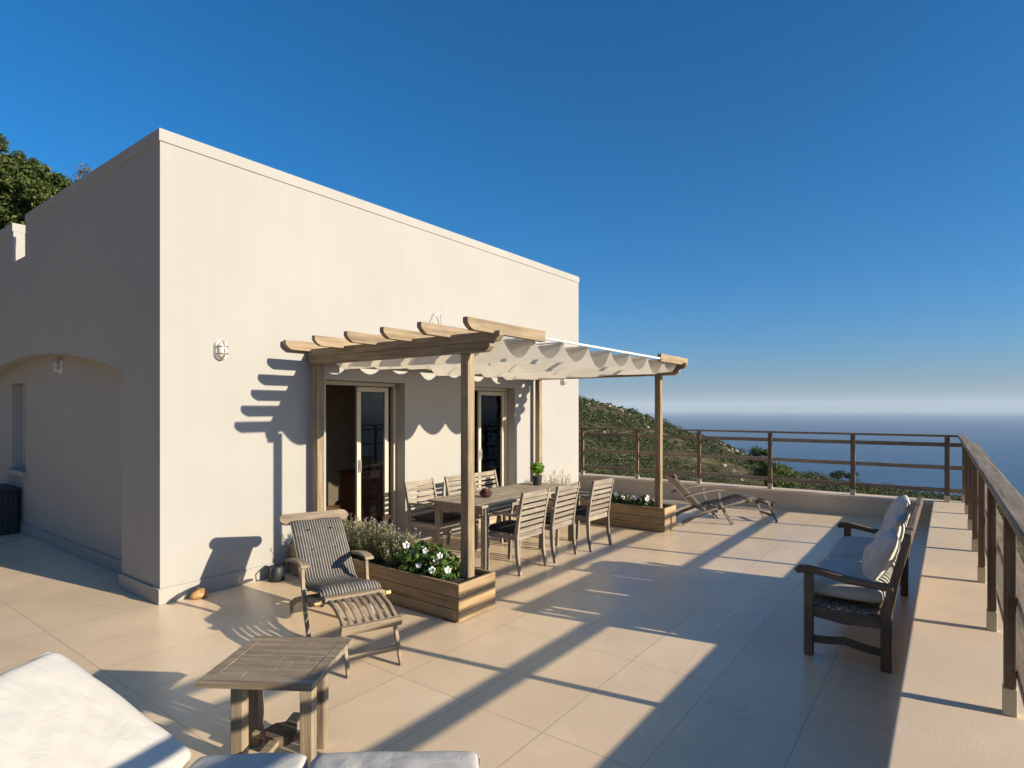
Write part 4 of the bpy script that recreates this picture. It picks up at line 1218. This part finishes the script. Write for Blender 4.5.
# pine in the gap of the far railing
F = 70.0; r_ = (772 - 512) / 587 * F; g_ = ground(r_, F); b_ = rf(r_, F)
lob = []
for x, y, rpx, n, sq in ((757, 452, 8, 420, .7), (766, 453, 6, 260, .7), (752, 461, 5, 160, .7), (765, 462, 9, 420, .6), (774, 468, 10, 520, .6), (784, 471, 10, 560, .6), (793, 476, 8, 420, .6), (760, 472, 10, 420, .7), (775, 480, 12, 600, .7), (790, 484, 10, 420, .7)):
    p = px(x, y, F + random.uniform(-1, 1)); rr = rpx / 587 * F
    lob.append(((p[0] - b_[0], p[1] - b_[1], p[2] - g_), (rr, rr, rr * sq), int(n * 1.9)))
tree('pine_tree', 'yellow-green pine tree below the terrace behind the far railing', (*b_, g_),
     [([(0, 0, -.3), (lob[7][0][0] * .5, lob[7][0][1] * .5, 2.0), tuple(lob[3][0]), tuple(lob[0][0])], .22, .05), ([(0, 0, 1.0), tuple(lob[5][0])], .14, .04)],
     lob, M['leaf_pine'], .26, .35, .3)
# two small umbrella pines on the shore slope
for i, (xx, yy, w_) in enumerate(((838, 474.5, 8), (851, 475.5, 7))):
    F = 150.0; r_ = (xx - 512) / 587 * F; g_ = ground(r_, F); b_ = rf(r_, F); p = px(xx, yy, F); zc = p[2] - g_
    rr = w_ / 587 * F
    tree('umbrella_pine', ('wider dark umbrella pine on the slope, left of the pair seen through the far railing', 'narrower dark umbrella pine on the slope, close to the railing post')[i], (*b_, g_),
         [([(0, 0, -.3), (.1, 0, zc * .5), (0, .1, zc)], .22, .12)],
         [((0, 0, zc), (rr, rr, rr * .5), 360), ((rr * .5, -rr * .3, zc + .3), (rr * .6, rr * .6, rr * .4), 160), ((-rr * .5, rr * .3, zc - .2), (rr * .6, rr * .6, rr * .4), 160)], M['leaf_stonepine'], .5, .6, .2)

# sea
bm = bmesh.new()
me = bpy.data.meshes.new('sea'); RS = 46000
rings = [0, 300, 700, 1500, 3000, 6000, 12000, 24000, RS]; seg_ = 96
mb = MB(); mb.v.append((0, 0, SEA))
for R in rings[1:]:
    for i in range(seg_):
        a = 2 * PI * i / seg_; mb.v.append((R * math.cos(a), R * math.sin(a), SEA))
for i in range(seg_): mb.face((0, 1 + i, 1 + (i + 1) % seg_))
for k in range(len(rings) - 2):
    for i in range(seg_): mb.face((1 + k * seg_ + i, 1 + (k + 1) * seg_ + i, 1 + (k + 1) * seg_ + (i + 1) % seg_, 1 + k * seg_ + (i + 1) % seg_))
bm.free()
tag(mb.build('sea', M['sea']), kind='structure')
# far coast, a low line of hills on the horizon
mb = MB(); FD = 40000; n = 90; prev = None
for i in range(n + 1):
    t_ = i / n; xp = 690 + 260 * t_
    hgt = (math.sin(PI * t_) ** .6) * (230 + 170 * noise.noise(Vector((t_ * 6, 0, 0))) + 90 * noise.noise(Vector((t_ * 22, 3, 0))))
    hgt = max(hgt, 8)
    r = (xp - 512) / 587 * FD
    col = []
    for dd, f_ in ((-1800, 0), (-700, .55), (0, 1), (900, .6), (2500, 0)):
        x, y = rf(r, FD + dd); col.append(len(mb.v)); mb.v.append((x, y, SEA - 1 + hgt * f_))
    if prev:
        for a in range(4): mb.face((prev[a], prev[a + 1], col[a + 1], col[a]))
    prev = col
tag(mb.build('distant_hills', M['island'], smooth=True), kind='structure')

# haze
hz = MB().box(-48000, 48000, -48000, 48000, SEA - 5, 480).build('haze', None)
hm = bpy.data.materials.new('haze_air'); hm.use_nodes = True; nt = hm.node_tree
nt.nodes.remove(nt.nodes['Principled BSDF'])
pv = N(nt, 'ShaderNodeVolumePrincipled'); pv.inputs['Color'].default_value = (.76, .88, .97, 1); pv.inputs['Density'].default_value = 4.8e-5; pv.inputs['Anisotropy'].default_value = .0
nt.links.new(pv.outputs[0], nt.nodes['Material Output'].inputs['Volume'])
hz.data.materials.clear(); hz.data.materials.append(hm)
tag(hz, kind='stuff')

# ------------------------------------------------------------------ light, sky, camera
sd = Vector((KX, -1, KZ)).normalized()        # towards the sun
el = math.asin(sd.z); az = math.atan2(sd.x, sd.y)
w = bpy.data.worlds.new('World'); S.world = w; w.use_nodes = True
nt = w.node_tree; bg = nt.nodes['Background']
sky = nt.nodes.new('ShaderNodeTexSky'); sky.sky_type = 'NISHITA'; sky.sun_disc = False
sky.sun_elevation = el; sky.sun_rotation = az
sky.altitude = 180; sky.air_density = 1.0; sky.dust_density = 1.6; sky.ozone_density = 10.0
hs = nt.nodes.new('ShaderNodeHueSaturation'); hs.inputs['Saturation'].default_value = 1.11; hs.inputs['Hue'].default_value = .490
nt.links.new(sky.outputs[0], hs.inputs['Color']); nt.links.new(hs.outputs[0], bg.inputs[0]); bg.inputs[1].default_value = .065
sun = bpy.data.lights.new('sun', 'SUN'); sun.energy = 3.6; sun.angle = math.radians(.5); sun.color = (1.0, .885, .70)
so = bpy.data.objects.new('sun', sun); COL.objects.link(so)
so.rotation_euler = (-sd).to_track_quat('-Z', 'Y').to_euler(); so.location = (10, -20, 15)

cam = bpy.data.cameras.new('camera'); co = bpy.data.objects.new('camera', cam); COL.objects.link(co)
cam.sensor_width = 36; cam.lens = 587 / 1024 * 36; cam.shift_y = 25 / 1024
cam.clip_start = .05; cam.clip_end = 120000
co.location = (0, 0, CAMH); co.rotation_euler = (PI / 2, 0, ANG - PI / 2)
S.camera = co
S.view_settings.view_transform = 'Standard'; S.view_settings.look = 'None'; S.view_settings.gamma = 1
S.view_settings.use_curve_mapping = False; S.view_settings.exposure = 1.25
S.render.engine = 'CYCLES'
S.cycles.use_denoising = True
S.cycles.max_bounces = 8; S.cycles.diffuse_bounces = 6; S.cycles.transparent_max_bounces = 12
